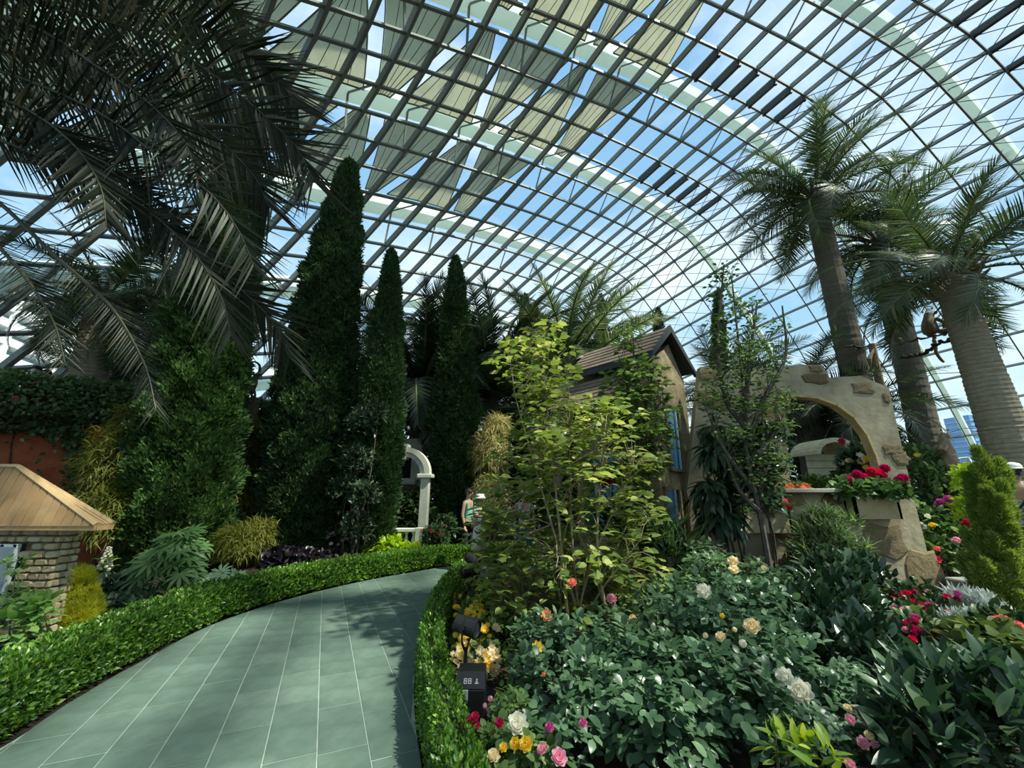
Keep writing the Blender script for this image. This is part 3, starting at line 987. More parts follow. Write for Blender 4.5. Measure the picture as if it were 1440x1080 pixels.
# centre
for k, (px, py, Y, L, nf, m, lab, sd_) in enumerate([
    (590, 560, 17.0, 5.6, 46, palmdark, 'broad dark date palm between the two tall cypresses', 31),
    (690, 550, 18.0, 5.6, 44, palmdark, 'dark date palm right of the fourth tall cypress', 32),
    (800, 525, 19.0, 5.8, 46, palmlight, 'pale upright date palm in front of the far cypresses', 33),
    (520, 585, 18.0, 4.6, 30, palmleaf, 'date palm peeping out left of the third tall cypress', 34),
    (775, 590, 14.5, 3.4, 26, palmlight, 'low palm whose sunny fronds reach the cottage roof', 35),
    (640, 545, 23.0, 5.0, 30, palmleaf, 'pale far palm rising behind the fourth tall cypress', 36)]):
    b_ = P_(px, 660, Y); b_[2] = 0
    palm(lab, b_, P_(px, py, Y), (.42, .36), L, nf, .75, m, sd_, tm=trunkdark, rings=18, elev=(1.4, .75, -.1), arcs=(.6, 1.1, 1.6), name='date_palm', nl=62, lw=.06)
# left terrace
palm('left of two stout palm trunks on the raised terrace', P_(118, 560, 11.0), P_(146, 425, 11.0), (.46, .40, .36), 2.6, 26, .6, palmleaf, 41, rings=26, elev=(1.2, .2, -.7), nl=44, lw=.036)
palm('right of two stout palm trunks on the raised terrace, beside the clipped conifer', P_(212, 590, 10.8), P_(246, 440, 10.8), (.46, .40, .36), 2.6, 28, .6, palmleaf, 42, rings=26, elev=(1.2, .1, -.9), nl=44, lw=.036)
palm('low dark palm between the two terrace trunks', P_(185, 560, 13.2), P_(185, 520, 13.2), (.35, .3), 2.2, 24, .5, palmdark, 43, rings=8, name='low_palm', tm=trunkdark)

# ---------------------------------------------------------------- the big palm overhanging from the left
hang = leafmat('shaded_frond_leaflet', (.010, .016, .010), (.028, .038, .022), (.09, .085, .055), trans=.16, rough=.5, spec=.3)  # darkened leaf copy, the shade on these fronds put into the colour
ctr = at(-190, 60, 3.9)
big = empty('overhanging_palm', (ctr[0], ctr[1], 0), 'great dark palm overhanging from the upper left, long feathery fronds', 'palm tree')
trunk_mesh([(ctr[0] - .1, ctr[1], 0), (ctr[0] + .1, ctr[1], ctr[2] / 2), ctr], (.55, .42, .34), 40).build('trunk', trunkm, big)
FR = [  # rachis in the picture: start Y, end Y, leaflet length, points
    (3.9, 3.6, .62, [(-150, 10), (0, 23), (67, 47), (127, 87), (187, 127), (233, 167), (263, 207), (280, 262)]),
    (3.9, 4.1, .84, [(-150, 0), (0, -8), (110, 20), (187, 43), (267, 83), (333, 130), (383, 173), (417, 207), (440, 252)]),
    (3.9, 3.5, .60, [(-150, 60), (0, 100), (50, 117), (123, 150), (173, 180), (213, 213), (290, 267), (333, 320), (356, 372)]),
    (3.9, 4.2, .62, [(-150, 130), (0, 187), (83, 217), (143, 253), (200, 290), (240, 323), (280, 365), (312, 420), (324, 470)]),
    (3.9, 3.3, .27, [(-170, 200), (-60, 290), (13, 363), (50, 410), (77, 457), (92, 512)]),
    (3.9, 3.6, .27, [(-170, 170), (-20, 270), (77, 360), (127, 403), (160, 437), (187, 480), (207, 523), (219, 575)]),
    (3.9, 4.6, .60, [(-150, 130), (20, 205), (100, 240), (240, 318), (300, 375), (350, 417), (385, 455), (405, 500)]),
    (3.9, 4.4, .62, [(-150, -20), (60, -70), (190, -50), (280, -15), (330, 15), (348, 50)]),
    (3.9, 4.6, .86, [(-150, 0), (40, -10), (200, 5), (290, 40), (350, 78), (392, 112), (418, 150)]),
    (3.9, 4.5, .78, [(-150, 40), (0, 70), (110, 100), (220, 135), (300, 190), (355, 245), (378, 290)]),
    (3.9, 4.3, .60, [(-150, 90), (-20, 150), (80, 190), (170, 240), (225, 290), (262, 345)]),
    (3.9, 4.9, .66, [(-150, 20), (20, 40), (150, 70), (260, 110), (330, 170), (372, 232)]),
    (3.9, 4.0, .6, [(-150, -30), (0, -60), (90, -50), (150, -25), (200, 20)]),
    (3.9, 3.4, .56, [(-150, 70), (-60, 120), (30, 150), (100, 200), (140, 260), (150, 320)]),
    (3.9, 2.9, .5, [(-190, 40), (-260, 0), (-330, 30), (-380, 120)]),
    (3.9, 5.2, .6, [(-190, 40), (-200, -60), (-150, -130), (-60, -160)]),
]
lt = TB(.036, .16, 3)
LM_ = {}
todo = []
hangrib = mat('dark_frond_rib', (.05, .05, .025), rough=.4)
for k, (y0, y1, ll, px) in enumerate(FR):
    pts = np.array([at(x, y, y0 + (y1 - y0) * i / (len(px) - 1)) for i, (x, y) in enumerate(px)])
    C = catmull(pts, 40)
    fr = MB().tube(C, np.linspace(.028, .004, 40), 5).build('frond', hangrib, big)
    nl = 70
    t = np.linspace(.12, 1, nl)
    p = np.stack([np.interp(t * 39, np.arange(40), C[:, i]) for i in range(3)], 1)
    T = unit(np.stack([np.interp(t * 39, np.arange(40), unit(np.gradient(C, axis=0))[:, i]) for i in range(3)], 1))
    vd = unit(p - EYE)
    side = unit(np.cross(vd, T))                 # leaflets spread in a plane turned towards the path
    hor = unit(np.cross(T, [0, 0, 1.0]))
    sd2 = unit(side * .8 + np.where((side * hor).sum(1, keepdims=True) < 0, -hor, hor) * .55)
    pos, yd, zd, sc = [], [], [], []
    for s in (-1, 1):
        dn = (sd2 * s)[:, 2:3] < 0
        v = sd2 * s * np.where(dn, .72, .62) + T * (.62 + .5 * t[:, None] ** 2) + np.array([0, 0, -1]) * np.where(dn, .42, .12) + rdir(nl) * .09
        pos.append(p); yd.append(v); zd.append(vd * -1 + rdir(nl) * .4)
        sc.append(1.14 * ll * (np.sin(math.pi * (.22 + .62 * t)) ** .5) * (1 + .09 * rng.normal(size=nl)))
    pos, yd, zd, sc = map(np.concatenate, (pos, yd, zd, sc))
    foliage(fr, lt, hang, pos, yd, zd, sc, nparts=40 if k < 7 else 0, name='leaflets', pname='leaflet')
# ---------------------------------------------------------------- small stone house at the left
stone_m = piece_mat('honey_field_stone', [(.52, .38, .20), (.66, .54, .34), (.58, .45, .27), (.72, .62, .44), (.50, .40, .25)], rough=.85, bump=.6, bscale=30, nscale=14, mixn=.5)
mortar_m = mat('grey_brown_mortar', (.20, .155, .10), rough=.95, var=.2, scale=20, bump=.5)
plank_m = piece_mat('tan_roof_board', [(.44, .26, .12), (.54, .34, .17), (.48, .29, .14)], rough=.6, bump=.15, bscale=18, nscale=5, mixn=.35)
groove_m = mat('dark_groove', (.06, .035, .02), rough=.9)
bluegrey = mat('blue_grey_paint', (.30, .37, .40), rough=.5, var=.08, scale=6)
paleframe = mat('pale_blue_frame', (.62, .70, .72), rough=.45)
darkglass = mat('dark_window_glass', (.03, .045, .05), rough=.08, spec=.6)
HX, HY, HW, HD, HH = -4.72, 4.48, 2.2, .17, 1.225
lh = empty('stone_house', (HX - HW / 2, HY + HD / 2, 0), 'little honey coloured stone house with tan board roof at the left edge', 'house')
MB().box((HX - HW / 2, HY + HD / 2, HH / 2), (HW - .05, HD - .05, HH)).build('wall_core', mortar_m, lh)
SV = []
for i in range(8):
    b = MB()
    k = 9; a = (np.arange(k) + .2 * rng.random(k)) * 2 * math.pi / k
    sq = lambda v: np.sign(v) * np.abs(v) ** .45
    x, z = sq(np.cos(a)) * .5 * (1 + .05 * rng.normal(size=k)), sq(np.sin(a)) * .5 * (1 + .05 * rng.normal(size=k))
    Vf = np.c_[x * .86, np.full(k, -.5) + .12 * rng.random(k), z * .84]; Vb = np.c_[x, np.full(k, -.1), z]; Vb2 = np.c_[x, np.full(k, .5), z]
    F = [list(range(k))[::-1]] + [[q, (q + 1) % k, k + (q + 1) % k, k + q] for q in range(k)] + [[k + q, k + (q + 1) % k, 2 * k + (q + 1) % k, 2 * k + q] for q in range(k)]
    b.add(np.r_[Vf, Vb, Vb2], [f[::-1] for f in F])
    SV.append(b.mesh('stone', stone_m))
def stones(root, o, ux, w, h, rows, wmean, skip=None, depth=.06, first=0, rnd=.35):
    """Rows of separate rough stones on a wall that starts at o and runs along ux."""
    ux = unit(np.array(ux, float)); nrm = np.cross(ux, [0, 0, 1.0])
    z = 0
    hs = (1 + rnd * .6 * (rng.random(rows) - .5)); hs = hs / hs.sum() * h
    for r_ in range(rows):
        x = -wmean * .4 * rng.random()
        while x < w:
            ww = wmean * (1 + rnd * 1.6 * (rng.random() - .5))
            x0, x1 = max(x, 0), min(x + ww, w)
            x += ww
            if x1 - x0 < wmean * .25: continue
            if skip and skip((x0 + x1) / 2, z + hs[r_] / 2): continue
            c = np.array(o) + ux * (x0 + x1) / 2 + np.array([0, 0, z + hs[r_] / 2]) + nrm * (.01 * rng.random())
            sx, sz = x1 - x0 - .014, hs[r_] - .014
            yy = -nrm
            M = Matrix(((ux[0] * sx, yy[0] * depth, 0, c[0]), (ux[1] * sx, yy[1] * depth, 0, c[1]), (0, 0, sz, c[2]), (0, 0, 0, 1)))
            place('stone', SV[rng.integers(8)], root, M)
        z += hs[r_]
WX0, WX1, WZ0, WZ1 = HX - .80, HX - .40, .30, 1.08
stones(lh, (HX - HW, HY, 0), (1, 0, 0), HW, HH, 17, .135, skip=lambda x, z: WX0 - .03 < HX - HW + x < WX1 + .03 and WZ0 < z < WZ1 + .03)
stones(lh, (HX, HY, 0), (0, 1, 0), HD, HH, 17, .085)
win = MB().box((( WX0 + WX1) / 2, HY - .005, (WZ0 + WZ1) / 2), (WX1 - WX0, .04, WZ1 - WZ0)).build('window', darkglass, lh)
f = MB()
for x in (WX0 + .02, (WX0 + WX1) / 2 - .03, (WX0 + WX1) / 2 + .05, WX1 - .02): f.box((x, HY - .045, (WZ0 + WZ1) / 2), (.035, .05, WZ1 - WZ0))
for z in (WZ0 + .02, WZ0 + .3, WZ1 - .02): f.box(((WX0 + WX1) / 2, HY - .045, z), (WX1 - WX0, .05, .035))
f.build('window_frame', paleframe, win)
MB().box((WX1 - .09, HY - .06, (WZ0 + WZ1) / 2), (.15, .025, WZ1 - WZ0 - .05)).build('shutter', bluegrey, lh)
# hipped roof of boards
ev = .16; zt = HH + .03
ER, EL, EF, EB = HX + .38, HX - HW - .3, HY - .08, HY + .10
ry = HY + .06; rz = zt + .60; rx = HX - .80
MB().add([[EL, EF, zt], [ER, EF, zt], [ER, EB, zt], [EL, EB, zt], [EL, ry, rz - .02], [rx, ry, rz - .02]], [[0, 1, 5, 4], [1, 2, 5], [2, 3, 4, 5], [0, 4, 3], [3, 2, 1, 0]]).build('roof_base', groove_m, lh)
up = unit(np.array([0, ry - EF, rz - zt])); nf = np.cross([1, 0, 0], up)
x = EL
while x < ER - .02:
    x1 = min(x + .105, ER - .02)
    def top(xx):                                  # how far up the slope a board at xx can run
        fr = 1 if xx <= rx else max(0.02, (ER - xx) / (ER - rx))
        return np.array([xx, EF, zt]) + (np.array([0, ry - EF, rz - zt])) * fr
    a, b_ = np.array([x + .006, EF, zt]), np.array([x1 - .006, EF, zt])
    P = np.array([a, b_, top(x1 - .006), top(x + .006)])
    o = P.mean(0)
    MBo = MB().prism(P - o, nf * .022)
    place('roof_board', MBo.mesh('roof_board', plank_m), lh, Matrix.Translation(Vector(o)))
    x = x1
# boards of the hip side
n_ = 4
for i in range(n_):
    y0, y1 = EF + (EB - EF) * i / n_ + .006, EF + (EB - EF) * (i + 1) / n_ - .006
    fr = lambda y: max(0, 1 - (ry - y) / (ry - EF)) if y < ry else max(0, 1 - (y - ry) / (EB - ry))
    P = np.array([[ER, y0, zt], [ER, y1, zt], [ER + (rx - ER) * fr(y1), y1, zt + (rz - zt) * fr(y1)], [ER + (rx - ER) * fr(y0), y0, zt + (rz - zt) * fr(y0)]])
    nn_ = unit(np.array([rz - zt, 0, ER - rx])); o = P.mean(0)
    place('roof_board', MB().prism(P - o, nn_ * .022).mesh('roof_board', plank_m), lh, Matrix.Translation(Vector(o)))
MB().tube([[ER, EF, zt + .015], [rx, ry, rz + .02]], .03, 5).tube([[ER, EB, zt + .015], [rx, ry, rz + .02]], .03, 5).tube([[rx, ry, rz + .02], [EL, ry, rz + .02]], .03, 5).build('hip_cap', mat('pale_hip_board', (.62, .42, .22), rough=.6), lh)
MB().box((( EL + ER) / 2, EF, zt - .015), (ER - EL, .03, .05)).box((ER, (EF + EB) / 2, zt - .015), (.03, EB - EF, .05)).build('fascia', plank_m, lh)
# an old iron hand cart handle standing against the wall
blackiron = mat('black_iron', (.018, .018, .02), rough=.5, spec=.5)
ct = empty('hand_barrow', (HX - .75, HY - .35, 0), 'dark iron hand barrow leaning against the stone house wall', 'barrow')
for dx in (-.16, .16):
    MB().tube([(HX - .95 + dx, HY - .55, .02), (HX - .72 + dx, HY - .14, .55), (HX - .66 + dx, HY - .10, .72)], .02, 6).build('handle', blackiron, ct)
MB().bbox((HX - .62, HY - .12, .70), (.30, .035, .03), b=.008).build('grip', blackiron, ct)
MB().lathe((HX - .98, HY - .5, .12), [(.1, -.02), (.12, 0), (.1, .02)], 12).build('wheel', blackiron, ct)
MB().tube([(HX - .58, HY - .12, .69), (HX - .66, HY - .12, .56)], .012, 5).build('brace', blackiron, ct)

# ---------------------------------------------------------------- red retaining wall and the terrace above it
redm = mat('rusty_red_render', (.36, .085, .035), rough=.9, var=.35, scale=2.5, bump=.5, bscale=12, col2=(.50, .15, .07))
A, B_ = np.array([-15.5, 6.6]), np.array([-7.2, 12.4])
wl = empty('wall_left', (-11, 9.5, 0), 'rusty red retaining wall under the terrace, half hidden by climbing roses', kind='structure')
dw = unit(B_ - A); nw = np.array([dw[1], -dw[0]])
for i in range(8):                                # rendered panels, slightly uneven
    a = A + (B_ - A) * i / 8; b = A + (B_ - A) * (i + 1) / 8
    o = nw * .05 * rng.random()
    MB().prism([[*(a + o), -.05], [*(b + o), -.05], [*(b + o), 4.0], [*(a + o), 4.0]], (-nw[0] * .4, -nw[1] * .4, 0)).build('wall_panel', redm, wl)
C_ = B_ + np.array([1.2, 5.5])
MB().prism([[*(A - nw * .2), 2.6], [*(B_ - nw * .2), 2.6], [*C_, 2.6], [-14, 17, 2.6], [-17, 12, 2.6]], (0, 0, .4)).build('terrace_slab', soil, kind='structure', label='raised terrace floor behind the red wall')
MB().prism([[*(B_ - nw * .2), 0], [*C_, 0], [*C_, 2.6], [*(B_ - nw * .2), 2.6]], (-.3, .1, 0)).build('trim_1', redm, kind='structure', label='side wall of the raised terrace')

# ---------------------------------------------------------------- stone cottage in the middle
render_m = mat('rough_ochre_render', (.20, .15, .085), rough=.95, var=.3, scale=5, bump=1.0, bscale=11, col2=(.40, .32, .19))
roofm = piece_mat('weathered_brown_shingle', [(.17, .13, .10), (.24, .18, .13), (.20, .15, .115)], rough=.85, bump=.4, bscale=25, nscale=8)
darkfascia = mat('dark_slate_fascia', (.045, .05, .055), rough=.6)
bluecurt = mat('blue_curtain', (.16, .36, .62), rough=.7, var=.22, scale=5, stretch=(9, 9, .4))
bluepaint = mat('light_blue_window_paint', (.42, .58, .72), rough=.5)
greenshut = mat('dark_green_shutter', (.03, .10, .045), rough=.55, var=.15, scale=8)
K = np.array([2.47, 6.85])
wd = np.array([math.sin(R_(49)), math.cos(R_(49))])      # along the gable, away to the right
ld = np.array([math.sin(R_(-41)), math.cos(R_(-41))])    # along the long wall, away to the left
GWd, LWd = 1.30, 1.78
cot = empty('stone_cottage', (K[0] + .1, K[1] + .9, 0), 'ochre stone cottage with two stepped brown roofs and blue curtained windows', 'house')
def kp(l, w, z): return np.r_[K + ld * l + wd * w, z]
eave, ridge = 3.28, 4.62
def hp(z_e, z_r): 
    return [kp(0, 0, 0), kp(0, GWd, 0), kp(0, GWd, z_e), kp(0, GWd * .62, z_r), kp(0, 0, z_e)]
MB().prism(hp(3.75, 4.42), np.r_[ld * LWd, 0]).build('wall_body', render_m, cot)
# quoin and relief stones in the render
for (l, w, z, sx, sz) in [(-.0, .25, 2.9, .3, .12), (0, .5, 1.2, .26, .14), (0, 1.0, .8, .3, .15), (0, .35, 3.5, .25, .12), (0, .95, 2.4, .22, .12)]:
    c = kp(l, w, z); nn = np.r_[wd[1], -wd[0], 0]
    M = Matrix(((wd[0] * sx, -nn[0] * .06, 0, c[0]), (wd[1] * sx, -nn[1] * .06, 0, c[1]), (0, 0, sz, c[2]), (0, 0, 0, 1)))
    place('stone', SV[rng.integers(8)], cot, M)
def roof_slope(l0, l1, wlo, zlo, whi, zhi, rows, name='shingle'):
    """A slope of separate shingles between a lower and an upper edge; returns nothing."""
    lo = lambda l: kp(l, wlo, zlo); hi = lambda l: kp(l, whi, zhi)
    nn = unit(np.cross(hi(l0) - lo(l0), lo(l1) - lo(l0))); nn = nn if nn[2] > 0 else -nn
    MB().prism([lo(l0), lo(l1), hi(l1), hi(l0)], nn * -.05).build('roof_deck', darkfascia, cot)
    cols = int((l1 - l0) / .17)
    for r_ in range(rows):
        for c in range(cols + 1):
            a0 = l0 + (c - .5 * (r_ % 2)) * .17; a1 = a0 + .165
            a0, a1 = max(a0, l0), min(a1, l1)
            if a1 - a0 < .03: continue
            f0, f1 = r_ / rows, min((r_ + 1.15) / rows, 1)
            q = [lo(a0) + (hi(a0) - lo(a0)) * f0 + nn * .022, lo(a1) + (hi(a1) - lo(a1)) * f0 + nn * .022, lo(a1) + (hi(a1) - lo(a1)) * f1 + nn * .006, lo(a0) + (hi(a0) - lo(a0)) * f1 + nn * .006]
            q = np.array(q); o = q.mean(0)
            place(name, MB().prism(q - o, nn * -.012).mesh(name, roofm), cot, Matrix.Translation(Vector(o)))
roof_slope(-.16, LWd + .1, -.10, 4.02, GWd * .5, 4.70, 6)
roof_slope(-.16, LWd + .1, GWd + .22, 3.95, GWd * .5, 4.70, 6)
roof_slope(.25, LWd + .25, -.52, 3.22, -.02, 3.78, 6)
for l in (-.17,):
    MB().prism([kp(l, -.12, 3.92), kp(l, -.10, 4.04), kp(l, GWd * .5, 4.73), kp(l, GWd * .5, 4.58)], np.r_[ld * .06, 0]).prism([kp(l, GWd + .24, 3.85), kp(l, GWd + .22, 3.97), kp(l, GWd * .5, 4.73), kp(l, GWd * .5, 4.58)], np.r_[ld * .06, 0]).build('barge_board', darkfascia, cot)
MB().prism([kp(-.16, -.10, 3.90), kp(LWd + .1, -.10, 3.90), kp(LWd + .1, -.10, 4.02), kp(-.16, -.10, 4.02)], np.r_[wd * .05, 0]).prism([kp(.25, -.52, 3.13), kp(LWd + .25, -.52, 3.13), kp(LWd + .25, -.52, 3.22), kp(.25, -.52, 3.22)], np.r_[wd * .05, 0]).build('fascia', darkfascia, cot)
MB().prism([kp(.25, -.50, 3.16), kp(.25, 0, 3.68), kp(.25, 0, 3.5), kp(.25, -.50, 3.06)], np.r_[ld * -.05, 0]).build('barge_board', darkfascia, cot)
def wall_window(u0, u1, z0, z1, along, off_axis, curtain=True, shut=None, split=True):
    """A window in a wall: dark opening, frame, curtain; along = unit vector along the wall, off_axis = outward."""
    al = np.r_[along, 0]; no = np.r_[off_axis, 0]; o = np.r_[K, 0]
    pt = lambda u, z, d=0: o + al * u + no * d + np.array([0, 0, z])
    w_ = MB().prism([pt(u0, z0, .012), pt(u1, z0, .012), pt(u1, z1, .012), pt(u0, z1, .012)], no * -.10).build('window', darkglass, cot)
    fr = MB()
    for a, b in ((u0 - .03, u0 + .02), (u1 - .02, u1 + .03)): fr.prism([pt(a, z0 - .03, .05), pt(b, z0 - .03, .05), pt(b, z1 + .03, .05), pt(a, z1 + .03, .05)], no * -.07)
    zz = [(z0 - .03, z0 + .02), (z1 - .02, z1 + .03)] + ([((z0 + z1) / 2 - .015, (z0 + z1) / 2 + .015)] if split else [])
    for a, b in zz: fr.prism([pt(u0 - .03, a, .05), pt(u1 + .03, a, .05), pt(u1 + .03, b, .05), pt(u0 - .03, b, .05)], no * -.07)
    fr.build('window_frame', bluepaint if split else render_m, w_)
    if curtain:
        n = 14; us = np.linspace(u0 + .02, u0 + (u1 - u0) * curtain, n)
        V = [pt(u, z, .022 + .012 * math.sin(i * 1.9)) for z in (z0 + .02, z1 - .02) for i, u in enumerate(us)]
        MB().add(V, [[i, i + 1, n + i + 1, n + i] for i in range(n - 1)]).build('curtain', bluecurt, w_, smooth=True)
        MB().prism([pt(us[-1], z0 + .02, .03), pt(us[-1] + .04, z0 + .02, .03), pt(us[-1] + .04, z1 - .02, .03), pt(us[-1], z1 - .02, .03)], no * .03).build('curtain_edge', bluepaint, w_)
    if shut:
        for s0, s1 in shut:
            sh = MB().prism([pt(s0, z0 - .02, .02), pt(s1, z0 - .02, .02), pt(s1, z1 + .02, .02), pt(s0, z1 + .02, .02)], no * .03).build('shutter', greenshut, cot)
            for k in range(9):
                zk = z0 + .04 + (z1 - z0 - .08) * k / 8
                MB().prism([pt(s0 + .03, zk - .02, .05), pt(s1 - .03, zk - .02, .05), pt(s1 - .03, zk + .025, .062), pt(s0 + .03, zk + .025, .062)], no * .012).build('slat', greenshut, sh)
gn = np.array([wd[1], -wd[0]]); gn = gn if gn @ (-K) > 0 else -gn
ln = np.array([ld[1], -ld[0]]); ln = ln if ln @ (-K) > 0 else -ln
wall_window(.38, .86, 1.98, 3.14, wd, gn, .62, split=False)
wall_window(.10, .58, .66, 1.66, wd, gn, .55, split=False)
wall_window(.72, 1.28, 1.02, 2.25, ld, ln, .97, shut=[(.40, .69), (1.31, 1.60)])

# ---------------------------------------------------------------- ruined wall with an arched opening
ruin_m = mat('pale_grey_ochre_plaster', (.31, .26, .175), rough=.95, var=.25, scale=2.6, bump=.5, bscale=11, col2=(.52, .45, .31), detail=9)
reveal_m = mat('warm_ochre_stone', (.55, .42, .22), rough=.9, var=.2, scale=4, bump=.5)
WY = 7.25
wr = empty('wall_right', (5.4, WY, 0), 'ruined pale plaster wall with a wide arched opening and set stones', kind='structure')
def wp(x, y): return at(x, y, WY)
out = [(985, 860), (985, 516), (1000, 516), (1002, 522), (1060, 519), (1120, 513), (1155, 513), (1167, 531), (1200, 529), (1232, 527), (1250, 545), (1262, 600), (1285, 700), (1305, 780), (1322, 838), (1318, 860)]
arch = [(1072, 690), (1066, 620), (1066, 575), (1090, 557), (1120, 554), (1150, 557), (1178, 567), (1203, 585), (1222, 610), (1235, 640), (1244, 670), (1250, 694)]
outer = np.array([wp(x, y) for x, y in out]); inner = np.array([wp(x, y) for x, y in arch])
outer[0][2] = outer[-1][2] = 0
TH = .15
# the wall is filled in strips: below the sill, left pier, right pier, over the arch
sill_z = inner[0][2]
b = MB()
ext = (0, TH, 0)
lx = inner[:, 0].min()
b.prism([outer[0], [outer[-1][0], WY, 0], [outer[-2][0], WY, outer[-2][2]], [outer[-3][0], WY, outer[-3][2]], [outer[-4][0], WY, sill_z], [outer[0][0], WY, sill_z]], ext)
b.prism([[outer[0][0], WY, sill_z], [inner[0][0], WY, sill_z], inner[1], inner[2], [inner[2][0], WY, outer[4][2]], outer[3], outer[2], outer[1]], ext)
tops = [(p[0], p[2]) for p in outer[3:13]]
def topz(x):
    xs = [t[0] for t in tops]; return float(np.interp(x, xs, [t[1] for t in tops]))
for i in range(2, len(inner) - 1):
    p, q = inner[i], inner[i + 1]
    xs = [p[0]] + [t[0] for t in tops if p[0] < t[0] < q[0]] + [q[0]]
    b.prism([p, q] + [[x, WY, topz(min(x, outer[10][0]))] for x in xs[::-1]], ext)
rp = [inner[-1]] + [[q[0], WY, q[2]] for q in outer[-4:-7:-1]] + [[inner[-1][0], WY, topz(inner[-1][0])]]
b.prism([inner[-1], [outer[12][0], WY, sill_z], outer[11], outer[10], [inner[-1][0], WY, topz(inner[-1][0])]], ext)
b.build('wall_body', ruin_m, wr)
rv = MB()
for i in range(len(inner) - 1):
    p, q = inner[i], inner[i + 1]
    d_ = unit(q - p); n_in = np.array([d_[2], 0, -d_[0]]); c_ = np.array([inner[:, 0].mean(), WY, sill_z + .4]); n_in = n_in if n_in @ (c_ - p) > 0 else -n_in
    rv.prism([p, q, q + n_in * .05, p + n_in * .05], (0, TH + .02, 0))
rv.build('arch_lining', reveal_m, wr)
# inner pillar standing behind the left of the opening
pb = wp(1106, 694)
MB().prism([wp(1092, 690) + [0, .3, 0], wp(1128, 690) + [0, .3, 0], wp(1117, 552) + [0, .3, 0], wp(1086, 552) + [0, .3, 0]], (0, .15, 0)).build('trim_2', reveal_m, kind='structure', label='warm ochre pillar inside the arched opening')
sl0, sl1 = wp(1093, 696), wp(1262, 696)
MB().bbox(((sl0[0] + sl1[0]) / 2, WY + .08, sill_z), (sl1[0] - sl0[0], .62, .07), b=.012).build('sill', mat('grey_sill_stone', (.36, .35, .31), rough=.8, var=.15, scale=6), wr)
# stones set into the plaster
patchm = piece_mat('brown_set_stone', [(.20, .14, .075), (.29, .21, .115), (.24, .185, .11)], rough=.9, bump=.7, bscale=14, nscale=7, mixn=.6)
PV = []
for i in range(6):
    k = 13; a = np.arange(k) * 2 * math.pi / k
    rr_ = .5 * (1 + .16 * rng.normal(size=k).clip(-1.2, 1.2)); sq = lambda v: np.sign(v) * np.abs(v) ** .7
    x, z = sq(np.cos(a)) * rr_, sq(np.sin(a)) * rr_
    V = np.r_[[[0, -.5, 0]], np.c_[x * .55, np.full(k, -.5) - .2 * rng.random(k), z * .55], np.c_[x * .9, np.full(k, -.3), z * .9], np.c_[x, np.full(k, .5), z]]
    F = [[0, 1 + (q + 1) % k, 1 + q] for q in range(k)] + [[1 + k * r + q, 1 + k * r + (q + 1) % k, 1 + k * (r + 1) + (q + 1) % k, 1 + k * (r + 1) + q] for r in range(2) for q in range(k)]
    PV.append(MB().add(V, [f[::-1] for f in F] if False else F).mesh('stone', patchm))
for (x, y, w, h) in [(1146, 532, 34, 17), (1147, 519, 20, 9), (1213, 546, 32, 16), (1246, 560, 10, 14), (1256, 632, 30, 16), (1266, 645, 24, 18), (1245, 760, 56, 40), (1302, 806, 44, 50), (1118, 703, 26, 16), (1168, 703, 26, 14), (1100, 748, 30, 26), (998, 528, 26, 18), (996, 558, 30, 20), (1000, 612, 36, 24), (1012, 566, 40, 22), (1032, 668, 30, 18)]:
    c = wp(x, y); s = w / FPX * 7.1; sh_ = h / FPX * 7.1
    M = Matrix(((s * 1.1, 0, 0, c[0]), (0, .035, 0, WY - .008), (0, 0, sh_ * 1.1, c[2]), (0, 0, 0, 1)))
    place('stone', PV[rng.integers(6)], wr, M)
# stone planter boxes on walls
boxm = mat('sandy_planter_stone', (.46, .37, .21), rough=.9, var=.22, scale=6, bump=.5, bscale=20, col2=(.54, .45, .28))
def planter(label, cx_, cy_, cz_, w, d, h, rz=0.0):
    r = empty('planter_box', (cx_, cy_, cz_ - h / 2), label, 'planter')
    Mx = rotz(rz)
    t = .04
    b = MB()
    for (ox, oy, sx, sy) in ((0, -d / 2 + t / 2, w, t), (0, d / 2 - t / 2, w, t), (-w / 2 + t / 2, 0, t, d), (w / 2 - t / 2, 0, t, d)):
        b.box(np.array([cx_, cy_, cz_]) + Mx @ np.array([ox, oy, 0]), (sx, sy, h), Mx)
    b.box((cx_, cy_, cz_ - h / 2 + t / 2), (w - .01, d - .01, t), Mx)
    b.build('box', boxm, r)
    MB().box((cx_, cy_, cz_ + h * .28), (w - 2 * t, d - 2 * t, h * .2), Mx).build('soil', soil, r)
    return r
c1 = wp(1218, 711); planter('sandy stone planter box on the ruined wall under the arch, red geraniums in it', c1[0], WY - .115, c1[2], .76, .22, .42)
c2 = wp(1046, 733); planter('long sandy stone planter box on the ruined wall behind the slender tree', c2[0], WY - .115, c2[2], 1.35, .22, .34)
c3 = wp(1130, 795); planter('low stone planter of salmon begonias at the foot of the ruined wall', c3[0] - .05, WY - .28, c3[2], .5, .34, .36)
c4 = kp(.55, -.17, .90); planter('stone window box on the cottage under the green shutters', c4[0], c4[1], c4[2], 1.0, .3, .26, math.atan2(ld[1], ld[0]))

